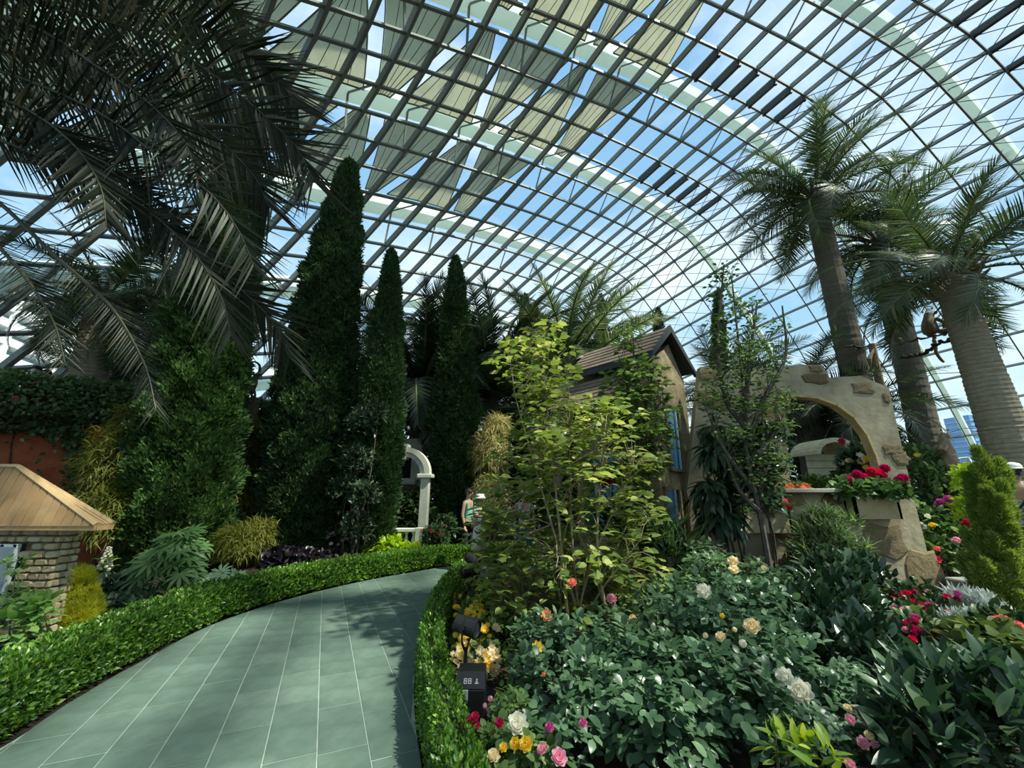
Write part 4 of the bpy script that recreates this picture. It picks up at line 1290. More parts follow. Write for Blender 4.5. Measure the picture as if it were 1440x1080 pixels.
# ---------------------------------------------------------------- arched thatched huts seen through the opening
strawm = mat('pale_straw_thatch', (.82, .72, .50), rough=.9, var=.22, scale=10, bump=.7, bscale=30, stretch=(1, 1, 6))
for k, (px, py, lab) in enumerate([(1141, 640, 'pale arched hut roof seen through the arch, left of its pair'), (1200, 640, 'pale arched hut roof seen through the arch, half behind the flower bush')]):
    c = at(px, py, 10.0)
    hut = empty('arched_hut', (c[0], 10.0, 0), lab, 'hut')
    a = np.linspace(0, math.pi, 15); r_ = .50
    arc_ = np.stack([c[0] + r_ * np.cos(a), np.full(15, 9.6), c[2] - .05 + r_ * .75 * np.sin(a)], 1)
    MB().sweep(arc_, np.stack([np.cos(a), np.zeros(15), np.sin(a)], 1), .9, .10).build('roof', strawm, hut, smooth=False)
    for z in range(6):
        zz = c[2] - .92 + .165 * z
        MB().bbox((c[0], 9.62, zz), (r_ * 1.7, .06, .155), b=.01).build('board', mat('pale_wall_board', (.80, .72, .50), rough=.8, var=.12, scale=6), hut)
    MB().box((c[0], 9.75, (c[2] - .98) / 2), (r_ * 1.6, .2, c[2] - .98)).build('base', strawm, hut)

# ---------------------------------------------------------------- white arched gateway with balustrade
whitest = mat('white_cast_stone', (.68, .66, .56), rough=.7, var=.08, scale=5, bump=.15)
GY = 11.4
gw = empty('arched_gateway', (*at(570, 780, GY)[:2], 0), 'white stone arched gateway with square columns beside the path', 'gateway')
gx1 = at(597, 700, GY)[0]; gx0 = gx1 - 1.25; sz_ = at(597, 668, GY)[2]
for x in (gx0, gx1):
    b = MB().bbox((x, GY, sz_ / 2), (.24, .24, sz_), b=.02); b.build('column', whitest, gw)
    MB().bbox((x, GY, sz_ - .03), (.42, .40, .11), b=.02).bbox((x, GY, .06), (.34, .34, .12), b=.02).build('capital', whitest, gw)
a = np.linspace(0, math.pi, 21); rr = (gx1 - gx0) / 2
for o_, w_, h_ in ((.13, .34, .14), (-.02, .26, .12)):
    MB().sweep(np.stack([(gx0 + gx1) / 2 + (rr + o_) * np.cos(a), np.full(21, GY), sz_ + .03 + (rr + o_) * .98 * np.sin(a)], 1), np.stack([np.cos(a), np.zeros(21), np.sin(a)], 1), w_, h_).build('arch', whitest, gw)
MB().prism([((gx0 + gx1) / 2 - .07, GY - .2, sz_ + rr - .2), ((gx0 + gx1) / 2 + .07, GY - .2, sz_ + rr - .2), ((gx0 + gx1) / 2 + .11, GY - .2, sz_ + rr + .22), ((gx0 + gx1) / 2 - .11, GY - .2, sz_ + rr + .22)], (0, .4, 0)).build('keystone', whitest, gw)
bl = empty('balustrade', (gx1 - .35, GY - .5, 0), 'white balustrade with turned balusters in front of the gateway', 'balustrade')
MB().bbox((gx1 - .42, GY - .5, .66), (1.05, .2, .09), b=.015).build('rail', whitest, bl)
MB().bbox((gx1 - .42, GY - .5, .06), (1.05, .2, .12), b=.015).build('plinth', whitest, bl)
MB().bbox((gx1 + .03, GY - .5, .36), (.2, .22, .72), b=.015).build('post', whitest, bl)
for i in range(5):
    MB().lathe((gx1 - .86 + .185 * i, GY - .5, .12), [(.05, 0), (.05, .04), (.035, .07), (.075, .18), (.06, .28), (.035, .38), (.03, .43), (.05, .46), (.05, .5)], 10).build('baluster', whitest, bl, smooth=True)
fz = at(575, 636, 14.5)
fb = empty('garden_pavilion', (fz[0] - .4, 14.5, 0), 'cream pavilion wall with a dark square opening behind the gateway', 'building')
MB().box((fz[0] - .5, 14.6, 1.0), (1.9, .3, 2.0)).box((fz[0] + .3, 14.6, 2.6), (.36, .3, 1.3)).box((fz[0] - 1.2, 14.6, 2.6), (.5, .3, 1.3)).box((fz[0] - .4, 14.6, 3.25), (1.6, .32, .45)).build('wall', whitest, fb)
MB().box((fz[0] - .45, 14.7, 2.5), (1.2, .1, 1.2)).build('opening', mat('painted_inside_shade', (.02, .02, .02), rough=.9), fb)  # near-black panel fills the opening, its inside shade put into the colour
MB().bbox((fz[0] - .25, 14.2, 1.95), (1.3, .5, .22), b=.03).build('ledge', whitest, fb)

# ---------------------------------------------------------------- outside: buildings seen through the glass
conc = mat('white_concrete', (.78, .80, .80), rough=.6)
bglass = mat('green_blue_glass_band', (.22, .36, .38), rough=.2, spec=.6)
bld = empty('white_building', (-62, 34, -6), 'white building with long horizontal bands outside the glass at the left', 'building')
for k in range(16):
    z = -5 + 2.0 * k
    MB().box((-60, 36, z), (5, 70, .95), rotz(R_(18))).build('floor_band', conc, bld)
MB().box((-61, 36, 10), (3.6, 69, 32), rotz(R_(18))).build('glass_body', bglass, bld)
for k in range(9):
    p = np.array([-60, 36, 10]) + rotz(R_(18)) @ np.array([2.4, -32 + 8 * k, 0])
    MB().box(p, (.4, .6, 32), rotz(R_(18))).build('pier', conc, bld)
bt = at(1376, 640, 170.0)
tw = empty('blue_tower', (bt[0], bt[1], -6), 'far blue tower with horizontal lines outside the glass at the right', 'building')
MB().box((bt[0], bt[1], 10), (10, 10, 46)).build('glass_body', mat('sky_blue_tower_glass', (.20, .42, .72), rough=.3), tw)
for k in range(18): MB().box((bt[0], bt[1], -5 + 2.1 * k), (10.4, 10.4, .35)).build('floor_band', mat('pale_blue_band', (.5, .65, .82), rough=.5), tw)

mpx = at(1426, 700, 6.3)[0]
MB().bbox((mpx + .4, 6.5, .12), (1.9, 1.3, .28), b=.02).build('trim_3', mat('grey_paving_stone', (.30, .31, .28), rough=.8, var=.15, scale=5), kind='structure', label='raised paved side path at the right edge')
# ================================================================ planting, left bed
fats = leafmat('fatsia_leaf', (.07, .15, .045), (.17, .30, .10), (.28, .40, .16), trans=.35, rough=.4, spec=.45)
def palmate(n=9, R=1.0, w=.17):
    V = [[0, 0, 0.04]]; F = []
    for i in range(n):
        a = math.pi * (-.72 + 1.44 * i / (n - 1))
        L = R * (1 - .38 * abs(a / (math.pi * .72)) ** 1.6)
        d = np.array([math.sin(a), math.cos(a), 0]); s_ = np.array([d[1], -d[0], 0])
        b = len(V)
        V += [list(d * L * .3 - s_ * w * .45 + [0, 0, .02]), list(d * L * .62 - s_ * w * .62 * L + [0, 0, .0]), list(d * L + [0, 0, -.16 * R]), list(d * L * .62 + s_ * w * .62 * L + [0, 0, .0]), list(d * L * .3 + s_ * w * .45 + [0, 0, .02]), list(d * L * .55 + [0, 0, .05])]
        F += [[0, b, b + 5, b + 5], [b, b + 1, b + 5, b + 5], [b + 1, b + 2, b + 5, b + 5], [b + 2, b + 3, b + 5, b + 5], [b + 3, b + 4, b + 5, b + 5], [b + 4, 0, b + 5, b + 5]]
    return np.array(V), [np.array([f[:3] for f in F])]
PALMATE = palmate()
def fatsia(label, px, py0, py1, Y, wpx, n, size, m=fats):
    c = at(px, (py0 + py1) / 2, Y); top = at(px, py0, Y)[2]; r = wpx / 2 / FPX * Y
    base = np.array([c[0], Y, 0])
    root = empty('fatsia_shrub', base, label, 'shrub')
    for i in range(n):
        f = i / n; th = i * 2.4
        z = .16 + (top - .20) * (1 - f)
        rr = r * (.30 + .70 * min(1, f * 3.2 + .1)) * (.55 + .5 * rng.random())
        o = np.array([math.cos(th), math.sin(th) * .9 - .25, 0])
        p = base + o * rr * .75 + [0, 0, z]
        yd = unit(o * .8 + [0, -.1, -.75 * rng.random() - .15 + .5 * (f < .1)]); zd = unit(np.array([o[0] * .8 + .3 * rng.normal(), o[1] * .6 - .45, .55 + .3 * rng.random()]))
        x, y, zz = [q[0] for q in frames(yd[None], zd[None])]
        s = size * (.8 + .4 * rng.random())
        key = ('palmate', m.name)
        if key not in TPLMESH: TPLMESH[key] = meshnp('palmate_leaf', *PALMATE, m, smooth=False)
        M = Matrix(((x[0] * s, y[0] * s, zz[0] * s, p[0]), (x[1] * s, y[1] * s, zz[1] * s, p[1]), (x[2] * s, y[2] * s, zz[2] * s, p[2]), (0, 0, 0, 1)))
        lf = place('palmate_leaf', TPLMESH[key], root, M)
        st = np.array([c[0], Y, z * .55])
        MB().tube([st, (st + p) / 2 + [0, 0, .05], p], [.008, .006, .005], 4).build('stalk', greenstem, root)
    MB().tube([base, base + [.03, 0, top * .5], base + [0, 0, top * .85]], [.025, .02, .01], 6).build('stem', barkm, root)
fatsia('tall fatsia with big hand shaped leaves behind the left hedge', 244, 742, 890, 6.3, 88, 64, .25)
fatsia('small fatsia with hand shaped leaves right of the tall one', 312, 802, 852, 7.3, 62, 26, .24, leafmat('pale_fatsia_leaf', (.10, .17, .11), (.20, .30, .20), trans=.3, rough=.45))
def cl(x, y, Y, r, rz=None):
    c = at(x, y, Y); return (c[0], c[1], c[2], r, r, rz or r)
goldleaf = leafmat('golden_conifer_leaf', (.42, .47, .05), (.66, .67, .10), (.80, .80, .22), trans=.35, rough=.55)
def conifer_px(label, bx, by, tx, ty, Y, wpx, n, size, m, core=(.05, .07, .01), fat=.6, group=None, name='dwarf_conifer', plumes=70):
    """A feathery conifer: a core, a stem, and many upright plumes of fine sprigs."""
    t = at(tx, ty, Y); b = at(bx, by, Y); b[2] = 0
    R = wpx / 2 / FPX * Y * .98
    root = empty(name, b, label, 'conifer', group)
    H = t[2]
    prof = lambda h: R * np.minimum((h + .12) / .25, 1) ** .6 * np.maximum(1 - h ** 1.7, 0.02) ** fat
    hs = np.linspace(.02, .9, 14)
    MB().tube(b + (t - b) * hs[:, None], prof(hs) * .5, 10).build('light_block_crown', mat('core_' + m.name, core, rough=1), root, smooth=True)  # added solid core behind the plumes, blocks light like the cypress one
    MB().tube(b + (t - b) * np.linspace(0, .2, 3)[:, None], [.03, .03, .02], 6).build('trunk', barkm, root)
    k = plumes
    h0 = np.r_[rng.random(k) ** 1.2 * .85, .86, .9]; th = np.r_[np.arange(k) * 2.4, 0, 3]; k += 2
    o = np.stack([np.cos(th), np.sin(th), np.zeros(k)], 1)
    s0 = b + (t - b) * h0[:, None] + o * (prof(h0) * (.42 + .25 * rng.random(k)))[:, None]
    ax = unit(o * .2 + np.array([0, 0, 1.0]) + rdir(k) * .15)
    ln = H * (.20 + .10 * rng.random(k)) * (1 - .35 * h0)
    pi = rng.integers(0, k, n); u = rng.random(n) ** .9; a = rng.random(n) * 6.283
    ex_ = unit(np.cross(ax, [0.3, 1, .2])); ey_ = np.cross(ax, ex_)
    rr = R * .34 * np.sin(math.pi * np.clip(u * .86 + .12, 0, 1)) * np.sqrt(rng.random(n))
    rad_ = ex_[pi] * np.cos(a)[:, None] + ey_[pi] * np.sin(a)[:, None]
    P = s0[pi] + ax[pi] * (u * ln[pi])[:, None] + rad_ * rr[:, None]
    foliage(root, TS(5, .13, .35), m, P, ax[pi] + rad_ * .6 + rdir(n) * .3, rad_ + rdir(n) * .3, size * (1 + .3 * rng.normal(size=n).clip(-1.5, 1.5)))
conifer_px('small golden yellow conifer beside the little stone house', 97, 915, 113, 803, 5.2, 50, 8000, .05, goldleaf, plumes=90)
conifer_px('bright green feathery conifer at the right edge in front of the man', 1412, 890, 1396, 650, 4.9, 44, 26000, .055, leafmat('thuja_leaf', (.14, .22, .04), (.26, .36, .08), (.38, .48, .15), trans=.3, rough=.55), core=(.02, .04, .01), fat=.7)
greyleaf = leafmat('grey_green_leaf', (.05, .09, .055), (.12, .19, .12), (.25, .33, .24), trans=.2, rough=.4, spec=.5)
darkleaf = leafmat('dark_shrub_leaf', (.018, .04, .016), (.05, .10, .035), (.12, .20, .07), trans=.25, rough=.42, spec=.45)
midleaf = leafmat('mid_green_leaf', (.05, .10, .025), (.12, .21, .05), (.24, .34, .10), trans=.35, rough=.45)
limeleaf = leafmat('lime_leaf', (.22, .36, .03), (.40, .55, .06), (.55, .65, .15), trans=.4, rough=.45)
olivefeather = leafmat('olive_feathery_leaf', (.10, .12, .02), (.22, .23, .04), (.34, .34, .10), trans=.4, rough=.6)
purpleleaf = leafmat('dark_purple_leaf', (.022, .016, .024), (.06, .045, .06), (.13, .10, .12), trans=.12, rough=.35, spec=.5)
L8 = T8(); LR = T8(.72, .08, .1, .42); LN = T4(.26, .06, .2); LL = T8(.32, .08, .35, .42)
shrub('leafy_shrub', 'dark grey green shrub between the golden conifer and tall fatsia', 'shrub', [cl(150, 850, 6.0, .28), cl(175, 868, 5.7, .22), cl(135, 872, 5.8, .2)], L8, greyleaf, 900, .13, 60, r0=.01)
shrub('purple_leaf_plant', 'dark purple leafed plant behind the hedge under the tallest cypress', 'plant', [cl(395, 793, 9.0, .32, .24), cl(432, 796, 9.1, .34, .24)], LR, purpleleaf, 700, .16, 40)
shrub('lime_plant', 'bright lime green leafy plant beside the white balustrade', 'plant', [cl(548, 775, 10.4, .34, .25), cl(572, 783, 10.2, .25, .2), cl(525, 785, 10.4, .28, .2)], LR, limeleaf, 900, .16, 40)
def feathery(label, clumps, n, size, m=olivefeather, name='feathery_shrub'):
    return shrub(name, label, 'shrub', clumps, TB(.10, .5, 3), m, n, size, up=-.25, out_w=.7, rand=.5, shell_=.8, r0=.014)
feathery('olive drooping feathery shrub between the house and clipped conifer', [cl(168, 660, 9.0, .75, .9), cl(150, 735, 8.6, .7, .7), cl(190, 600, 9.3, .5, .6)], 9000, .18)
feathery('olive feathery shrub between the two big cypresses, tall and dusky', [cl(340, 690, 10.6, .55, 1.1), cl(345, 770, 10.2, .6, .6), cl(350, 620, 10.8, .4, .6)], 9000, .17)
feathery('pale yellow weeping shrub right of the fourth cypress', [cl(690, 640, 12.5, .6, .9), cl(690, 700, 12.3, .6, .7), cl(700, 600, 12.6, .4, .4)], 8000, .18, leafmat('pale_yellow_weeping_leaf', (.30, .28, .10), (.48, .45, .20), (.62, .58, .34), trans=.45, rough=.6), name='weeping_shrub')
feathery('low olive shrub behind the purple leafed plant', [cl(330, 770, 9.2, .45, .45), cl(360, 760, 9.6, .4, .5)], 4000, .13)
shrub('grey_shrub', 'tall loose grey green shrub in front of the third cypress', 'shrub', [cl(510, 600, 9.9, .42), cl(500, 650, 9.9, .42), cl(512, 700, 9.7, .36), cl(486, 690, 9.9, .36), cl(500, 745, 9.7, .36), cl(528, 585, 9.8, .3)], T4(.5, .1, .1), leafmat('dusky_green_leaf', (.025, .05, .025), (.06, .10, .05), (.17, .23, .14), trans=.2, rough=.35, spec=.5), 3200, .12, 0, r0=.03)
# flowers low along the left hedge
rose_l = [cl(480, 790, 10.6, .35, .3), cl(465, 770, 11.0, .4, .4), cl(505, 775, 11.3, .4, .4)]
r_ = shrub('flowering_shrub', 'low shrub with small pale pink flowers right of the tallest cypress', 'shrub', rose_l, L8, darkleaf, 1100, .10)
for i in range(26):
    x, y = 455 + 60 * rng.random(), 745 + 50 * rng.random()
    bloom(r_, 'open', PINK if i % 3 else WHITE, hit(x, y, rose_l), .07)
bb_ = [cl(612, 760, 10.9, .35, .3), cl(626, 745, 11.4, .3, .35)]
r_ = shrub('flowering_shrub', 'dark bush with red roses beside the white balustrade post', 'shrub', bb_, L8, darkleaf, 900, .12)
for x, y in ((594, 745), (606, 748), (618, 750), (625, 740)): bloom(r_, 'rose', RED, hit(x, y, bb_), .08)
yb = [cl(205, 700, 10.2, .5, .6), cl(120, 735, 8.0, .4, .5)]
# foxglove like white spikes
def spike(label, px, py0, py1, Y, m, n=40):
    a, b = at(px + 1, py1, Y), at(px + 8, py0, Y)
    r = empty('flower_spike', (a[0], Y, 0), label, 'flower')
    MB().tube([(a[0], Y, 0), a, b], [.012, .01, .004], 5).build('stem', greenstem, r)
    for i in range(n):
        f = i / n; p = a + (b - a) * f
        th = i * 2.4
        bloom(r, 'bud', m, p + np.array([math.cos(th), math.sin(th), 0]) * .05 * (1.1 - f), .055 * (1.15 - .6 * f), (math.cos(th), math.sin(th) - .3, -.1))
    for i in range(14):
        th = i * 2.4; p0 = np.array([a[0], Y, .1 + .03 * i]); d = np.array([math.cos(th), math.sin(th), .5])
        V, F = inst(L8, p0[None], d[None], np.array([[0, 0, 1.0]]), np.array([.22]))
        link('leaf', meshnp('leaf', V - ORG[r.name], F, midleaf), r)
spike('tall white foxglove spike in front of the red wall', 146, 768, 800, 7.2, WHITE)
# climbing roses on the red wall
cr_ = empty('climbing_rose', (-11.5, 8.8, 0), 'leafy climbing roses covering most of the red terrace wall', 'climber')
N_ = 34000
u = rng.random(N_); z = 4.3 * rng.random(N_) ** .75
gap = np.sin(u * 15 + 1.2) * np.sin(z * 2.2 + u * 6 + .3) + .4 * np.sin(u * 37 + z * 3)
ok = ((gap < .15) | (z > 3.2) | (rng.random(N_) < .1)) & ~((rng.random(N_) < .75) & (z > 1.2) & (z < 2.9) & (gap > -.1))
u, z = u[ok], z[ok]; k = len(u)
P = np.c_[A + (B_ - A) * u[:, None] + nw * (.06 + .34 * rng.random(k)[:, None] ** 1.5 * (1 + (z[:, None] > 3.3))), z]
foliage(cr_, L8, leafmat('climber_leaf', (.04, .09, .03), (.12, .21, .08), (.30, .38, .20), trans=.35, rough=.45), P, np.c_[np.tile(nw * .5, (k, 1)), np.full(k, -.25)] + rdir(k) * .8, np.c_[np.tile(nw, (k, 1)), np.full(k, .5)] + rdir(k) * .4, .10 * (1 + .3 * rng.normal(size=k).clip(-1.5, 1.5)))
for i in range(9):
    f = .08 + .1 * i; p = np.r_[A + (B_ - A) * f + nw * .08, 0]
    MB().tube(catmull([p, p + [.1, .05, 1.4], p + [-.15, -.05, 2.8], p + [.1, 0, 4.0]], 12), np.linspace(.03, .01, 12), 5).build('stem', barkm, cr_)
for i in range(46):
    f = rng.random(); p = np.r_[A + (B_ - A) * f + nw * (.32 + .2 * rng.random()), .6 + 3.4 * rng.random()]
    bloom(cr_, 'rose', (PINK, WHITE, SALMON, CREAM, RED)[i % 5], p, .12, (nw[0], nw[1], .3))
hp_ = [(*(A + (B_ - A) * f + nw * .02), 4.05, .5, .5, .32) for f in np.linspace(.02, .98, 14)]
shrub('trailing_hedge', 'dense leafy hedge trailing over the top of the red wall', 'hedge', hp_, L8, leafmat('terrace_leaf', (.05, .11, .03), (.14, .25, .07), (.30, .42, .14), trans=.3, rough=.45), 12000, .09, 0, base=(-11.5, 9.0, 3.0), r0=.012)

# ================================================================ centre: the tall yellow green shrub
def twiggy(name, label, base, canes, clusters, per, size, tpl, m, bark, spread, flat=.8, nparts=0, r0=.018, group=None, cat='shrub', lrad=.12):
    """Canes from the base, twigs from them, and leaves in flat sprays round every twig end."""
    base = np.array(base, float)
    root = empty(name, base, label, cat, group)
    CP_ = []
    for c in canes:
        C = catmull(c, 16); CP_.append(C)
        MB().tube(C, np.linspace(r0, r0 * .25, 16), 6).build('branch', bark, root)
    allp = np.concatenate([c[5:] for c in CP_])
    pos, yd, zd, sc, outs = [], [], [], [], []
    tw = MB()
    for e_ in clusters:
        e_ = np.array(e_)
        d = np.linalg.norm(allp - e_ - [0, 0, -.15], axis=1)
        s = allp[int(np.argmin(d + .25 * rng.random(len(d))))]
        mid = (s + e_) / 2 + [0, 0, .05]
        tw.tube([s, mid, e_], [.006, .005, .003], 4, False)
        n = max(3, int(per * (.7 + .6 * rng.random())))
        tilt = unit(np.array([rng.normal() * .3, rng.normal() * .3, 1]))
        th = rng.random() * 6 + np.arange(n) * 2.4
        rr = lrad * np.sqrt(rng.random(n))
        dirs = np.stack([np.cos(th), np.sin(th), .25 * rng.normal(size=n) * (1 - flat) - .05], 1)
        pos.append(e_ + dirs * rr[:, None] + rng.normal(size=(n, 3)) * .02)
        yd.append(dirs + rdir(n) * .25); zd.append(tilt + rdir(n) * (1.05 - flat)); sc.append(size * (.75 + .5 * rng.random(n))); outs.append(np.tile(unit(EYE - e_), (n, 1)))
    tw.build('twig', bark, root, kind='stuff')
    foliage(root, tpl, m, np.concatenate(pos), np.concatenate(yd), np.concatenate(zd), np.concatenate(sc), nparts, np.concatenate(outs))
    return root
def env_clusters(poly, Y, dY, n, top_bias=0):
    """Spray positions inside a crown outline, given as (x, y) with a depth spread."""
    poly = np.array(poly, float); out = []
    x0, y0 = poly.min(0); x1, y1 = poly.max(0)
    while len(out) < n:
        x, y = x0 + (x1 - x0) * rng.random(), y0 + (y1 - y0) * rng.random()
        c = False; j = len(poly) - 1
        for i in range(len(poly)):
            if (poly[i][1] > y) != (poly[j][1] > y) and x < (poly[j][0] - poly[i][0]) * (y - poly[i][1]) / (poly[j][1] - poly[i][1]) + poly[i][0]: c = not c
            j = i
        if not c: continue
        Yq = Y + dY * rng.normal() * .5
        p = at(x, y, Yq)
        if p[2] > .15: out.append(p)
    return out
yg = leafmat('yellow_green_leaf', (.12, .185, .05), (.28, .35, .09), (.50, .51, .20), trans=.42, rough=.45)
tanbark = mat('tan_twig_bark', (.30, .24, .15), rough=.8, var=.2, scale=20)
bx = gnd(800, 905)
crown = [(655, 735), (690, 680), (695, 640), (720, 620), (735, 560), (690, 520), (720, 470), (750, 455), (775, 450), (800, 500), (800, 560), (850, 555), (905, 575), (890, 620), (930, 640), (900, 690), (925, 720), (895, 790), (930, 760), (930, 820), (880, 880), (780, 900), (690, 860), (660, 800)]
cn = []
for (x, y) in [(760, 480), (725, 560), (800, 560), (700, 680), (850, 620), (890, 660), (680, 760), (820, 700), (760, 640), (900, 760), (720, 800), (860, 800)]:
    e_ = at(x, y, 5.5 + .5 * rng.normal()); b_ = bx + [.25 * rng.normal(), .2 * rng.normal(), 0]
    cn.append([b_, b_ * .6 + e_ * .4 + [.1 * rng.normal(), .1 * rng.normal(), .1], e_])
twiggy('dogwood_shrub', 'tall airy yellow green shrub at the bend of the path', bx, cn, env_clusters(crown, 5.4, 1.1, 560) + env_clusters([(760, 440), (745, 520), (790, 560), (880, 560), (800, 640), (700, 660), (660, 760), (900, 800), (900, 860), (700, 850)], 5.2, .8, 110), 8, .114, LR, yg, tanbark, .1, flat=.72, nparts=230, r0=.02)
# tree in front of the cottage
tb = at(902, 740, 6.2); tb[2] = 0
tcrown = [(860, 520), (880, 455), (900, 470), (925, 520), (945, 580), (940, 640), (915, 690), (885, 690), (868, 650), (852, 590)]
tcan = [[tb, at(903, 640, 6.2), at(895, 560, 6.2), at(890, 470, 6.2)]] + [[at(901, 640, 6.2), at(x * .5 + 450, y * .5 + 305, 6.2), at(x, y, 6.2 + .3 * rng.normal())] for x, y in ((862, 560), (935, 560), (870, 500), (920, 515), (930, 640), (875, 640))]
twiggy('young_tree', 'slim leafy young tree in front of the cottage', tb, tcan, env_clusters(tcrown, 6.2, .6, 200), 9, .115, L8, leafmat('young_tree_leaf', (.05, .10, .03), (.13, .21, .06), (.24, .34, .10), trans=.4, rough=.45), barkm, .1, flat=.45, nparts=60, r0=.03, cat='tree', lrad=.13)
# slender tree before the ruined wall
sb = at(1087, 835, 6.0); sb[2] = 0
scrown = [(1000, 420), (1012, 365), (1030, 370), (1040, 430), (1060, 415), (1078, 470), (1095, 430), (1110, 460), (1095, 530), (1120, 560), (1110, 600), (1080, 610), (1105, 650), (1085, 690), (1045, 680), (1010, 620), (985, 560), (1005, 500)]
scan = [[sb, at(1072, 740, 6.0), at(1050, 640, 6.0), at(1046, 560, 6.0), at(1030, 400, 6.0)], [at(1052, 620, 6), at(1075, 560, 6.05), at(1105, 500, 6.1), at(1100, 430, 6.1)], [at(1048, 600, 6), at(1020, 560, 6.0), at(1010, 480, 5.9), at(1018, 372, 5.9)], [at(1048, 570, 6), at(1055, 500, 6.1), at(1065, 425, 6.1)], [at(1060, 690, 6), at(1030, 650, 5.9), at(1005, 610, 5.9)], [at(1055, 650, 6), at(1090, 610, 6.1), at(1112, 560, 6.1)], [at(1068, 720, 6), at(1040, 690, 5.9), at(1020, 640, 5.9)]]
twiggy('slender_tree', 'slender tree with dark leaning trunk in front of the ruined wall', sb, scan, env_clusters(scrown, 6.0, .45, 300), 9, .075, L8, leafmat('slender_tree_leaf', (.035, .075, .025), (.10, .17, .05), (.20, .29, .10), trans=.35, rough=.45), mat('grey_dark_bark', (.12, .105, .085), rough=.85, var=.3, scale=14, bump=.5), .1, flat=.35, nparts=0, r0=.045, cat='tree', lrad=.11)
drop = leafmat('drooping_leaf', (.02, .05, .03), (.06, .11, .06), (.16, .22, .13), trans=.22, rough=.3, spec=.6)
shrub('mango_sapling', 'drooping dark leafed sapling beside the narrow cottage window', 'shrub', [cl(1008, 640, 6.6, .22), cl(1000, 695, 6.5, .25), cl(1015, 730, 6.5, .25), cl(1005, 605, 6.6, .14), cl(1028, 665, 6.6, .2)], TL(.26, .1, .3), drop, 750, .24, 60, up=-.75, out_w=.7, rand=.35, r0=.02)
shrub('glossy_shrub', 'glossy dark shrub round the slender trunk, pale flowers below', 'shrub', [cl(1070, 660, 6.4, .32), cl(1060, 700, 6.3, .32), cl(1085, 620, 6.5, .24), cl(1050, 640, 6.5, .24)], L8, drop, 900, .15, 40, r0=.02)
shrub('strap_leaf_plants', 'dark strap leafed plants along the foot of the cottage', 'plant', [cl(905, 765, 6.1, .4, .3), cl(940, 790, 5.9, .35, .28), cl(880, 745, 6.3, .3, .28)], TB(.07, .5, 4), darkleaf, 700, .38, 0, up=.9, out_w=.7, rand=.4)
shrub('podocarpus_shrub', 'narrow leafed dark green shrub under the stone planter of geraniums', 'shrub', [cl(1160, 770, 6.6, .40), cl(1145, 800, 6.5, .35), cl(1190, 790, 6.5, .35), cl(1155, 735, 6.7, .22), cl(1195, 740, 6.7, .15)], TB(.11, .35, 3), leafmat('narrow_leaf', (.05, .10, .04), (.13, .20, .08), (.32, .42, .16), trans=.3, rough=.4), 2600, .18, 40, up=.45, pname='leaf', r0=.014)

# flowers in the planters
gleaf = leafmat('geranium_leaf', (.04, .10, .03), (.12, .22, .07), (.30, .40, .22), trans=.3, rough=.5)
gc = [(c1[0] - .35, WY - .16, c1[2] + .22, .3, .22, .17), (c1[0], WY - .18, c1[2] + .22, .35, .22, .18), (c1[0] + .3, WY - .18, c1[2] + .18, .3, .22, .17)]
r_ = shrub('geranium_plant', 'crimson red geraniums spilling from the planter under the arch', 'flower plant', gc, LR, gleaf, 700, .12, 60, base=(c1[0], WY - .14, c1[2] + .1))
for (x, y) in ((1180, 676), (1192, 668), (1200, 672), (1212, 664), (1222, 666), (1230, 660), (1226, 670), (1216, 674), (1206, 680), (1243, 682), (1250, 676), (1255, 673), (1246, 690), (1186, 682)):
    p = wp(x, y); p[1] = WY - .2
    bloom(r_, 'pompon', (CRIMSON, RED, MAGENTA)[(x + y) % 3 % 2], p, .14)
oc = wp(1122, 690)
r_ = shrub('begonia_plant', 'orange begonias on the sill of the arched opening', 'flower plant', [(oc[0], WY + .05, oc[2], .28, .15, .1)], LR, gleaf, 120, .09, 0, base=(oc[0], WY + .05, sill_z + .035))
for i in range(10):
    p = wp(1106 + 32 * i / 9, 683 + 8 * rng.random()); p[1] = WY - .02
    bloom(r_, 'open', ORANGE, p, .10)
c3p = np.array([c3[0] - .05, WY - .28, c3[2]])
bc = [(c3p[0], c3p[1], c3p[2] + .22, .3, .2, .15)]
r_ = shrub('begonia_plant', 'salmon red begonias in the low planter at the ruined wall foot', 'flower plant', bc, LR, leafmat('bronze_begonia_leaf', (.05, .03, .03), (.12, .06, .05), trans=.25), 260, .10, 20, base=(c3p[0], c3p[1], c3p[2] + .1))
for i in range(14):
    bloom(r_, 'pompon', SALMON if i % 4 else RED, hit(1112 + 30 * rng.random(), 762 + 20 * rng.random(), bc), .12)
bc = [(c2[0] + .4, WY - .15, c2[2] + .22, .35, .16, .15), (c2[0] - .3, WY - .15, c2[2] + .2, .35, .16, .13)]
r_ = shrub('geranium_plant', 'red flowers in the long planter behind the slender tree', 'flower plant', bc, LR, gleaf, 380, .10, 0, base=(c2[0], WY - .14, c2[2] + .1))
for (x, y) in ((1062, 708), (1072, 705), (1078, 716), (1095, 712), (1090, 706), (1012, 712), (1000, 716), (1070, 720)):
    p = wp(x, y); p[1] = WY - .24; bloom(r_, 'pompon', RED if x % 2 else SALMON, p, .12)
bc = [(c4[0], c4[1], c4[2] + .24, .35, .3, .18), (c4[0] + .25, c4[1] - .2, c4[2] + .2, .25, .2, .15)]
r_ = shrub('cyclamen_plant', 'dark leaved red cyclamen in the cottage window box', 'flower plant', bc, LR, darkleaf, 420, .10, 0, base=(c4[0], c4[1], c4[2] + .06))
for (x, y) in ((836, 668), (845, 660), (852, 672), (858, 668), (866, 676), (848, 678), (872, 672)):
    bloom(r_, 'open', CRIMSON, at(x + 4, y, c4[1] - .35), .16)

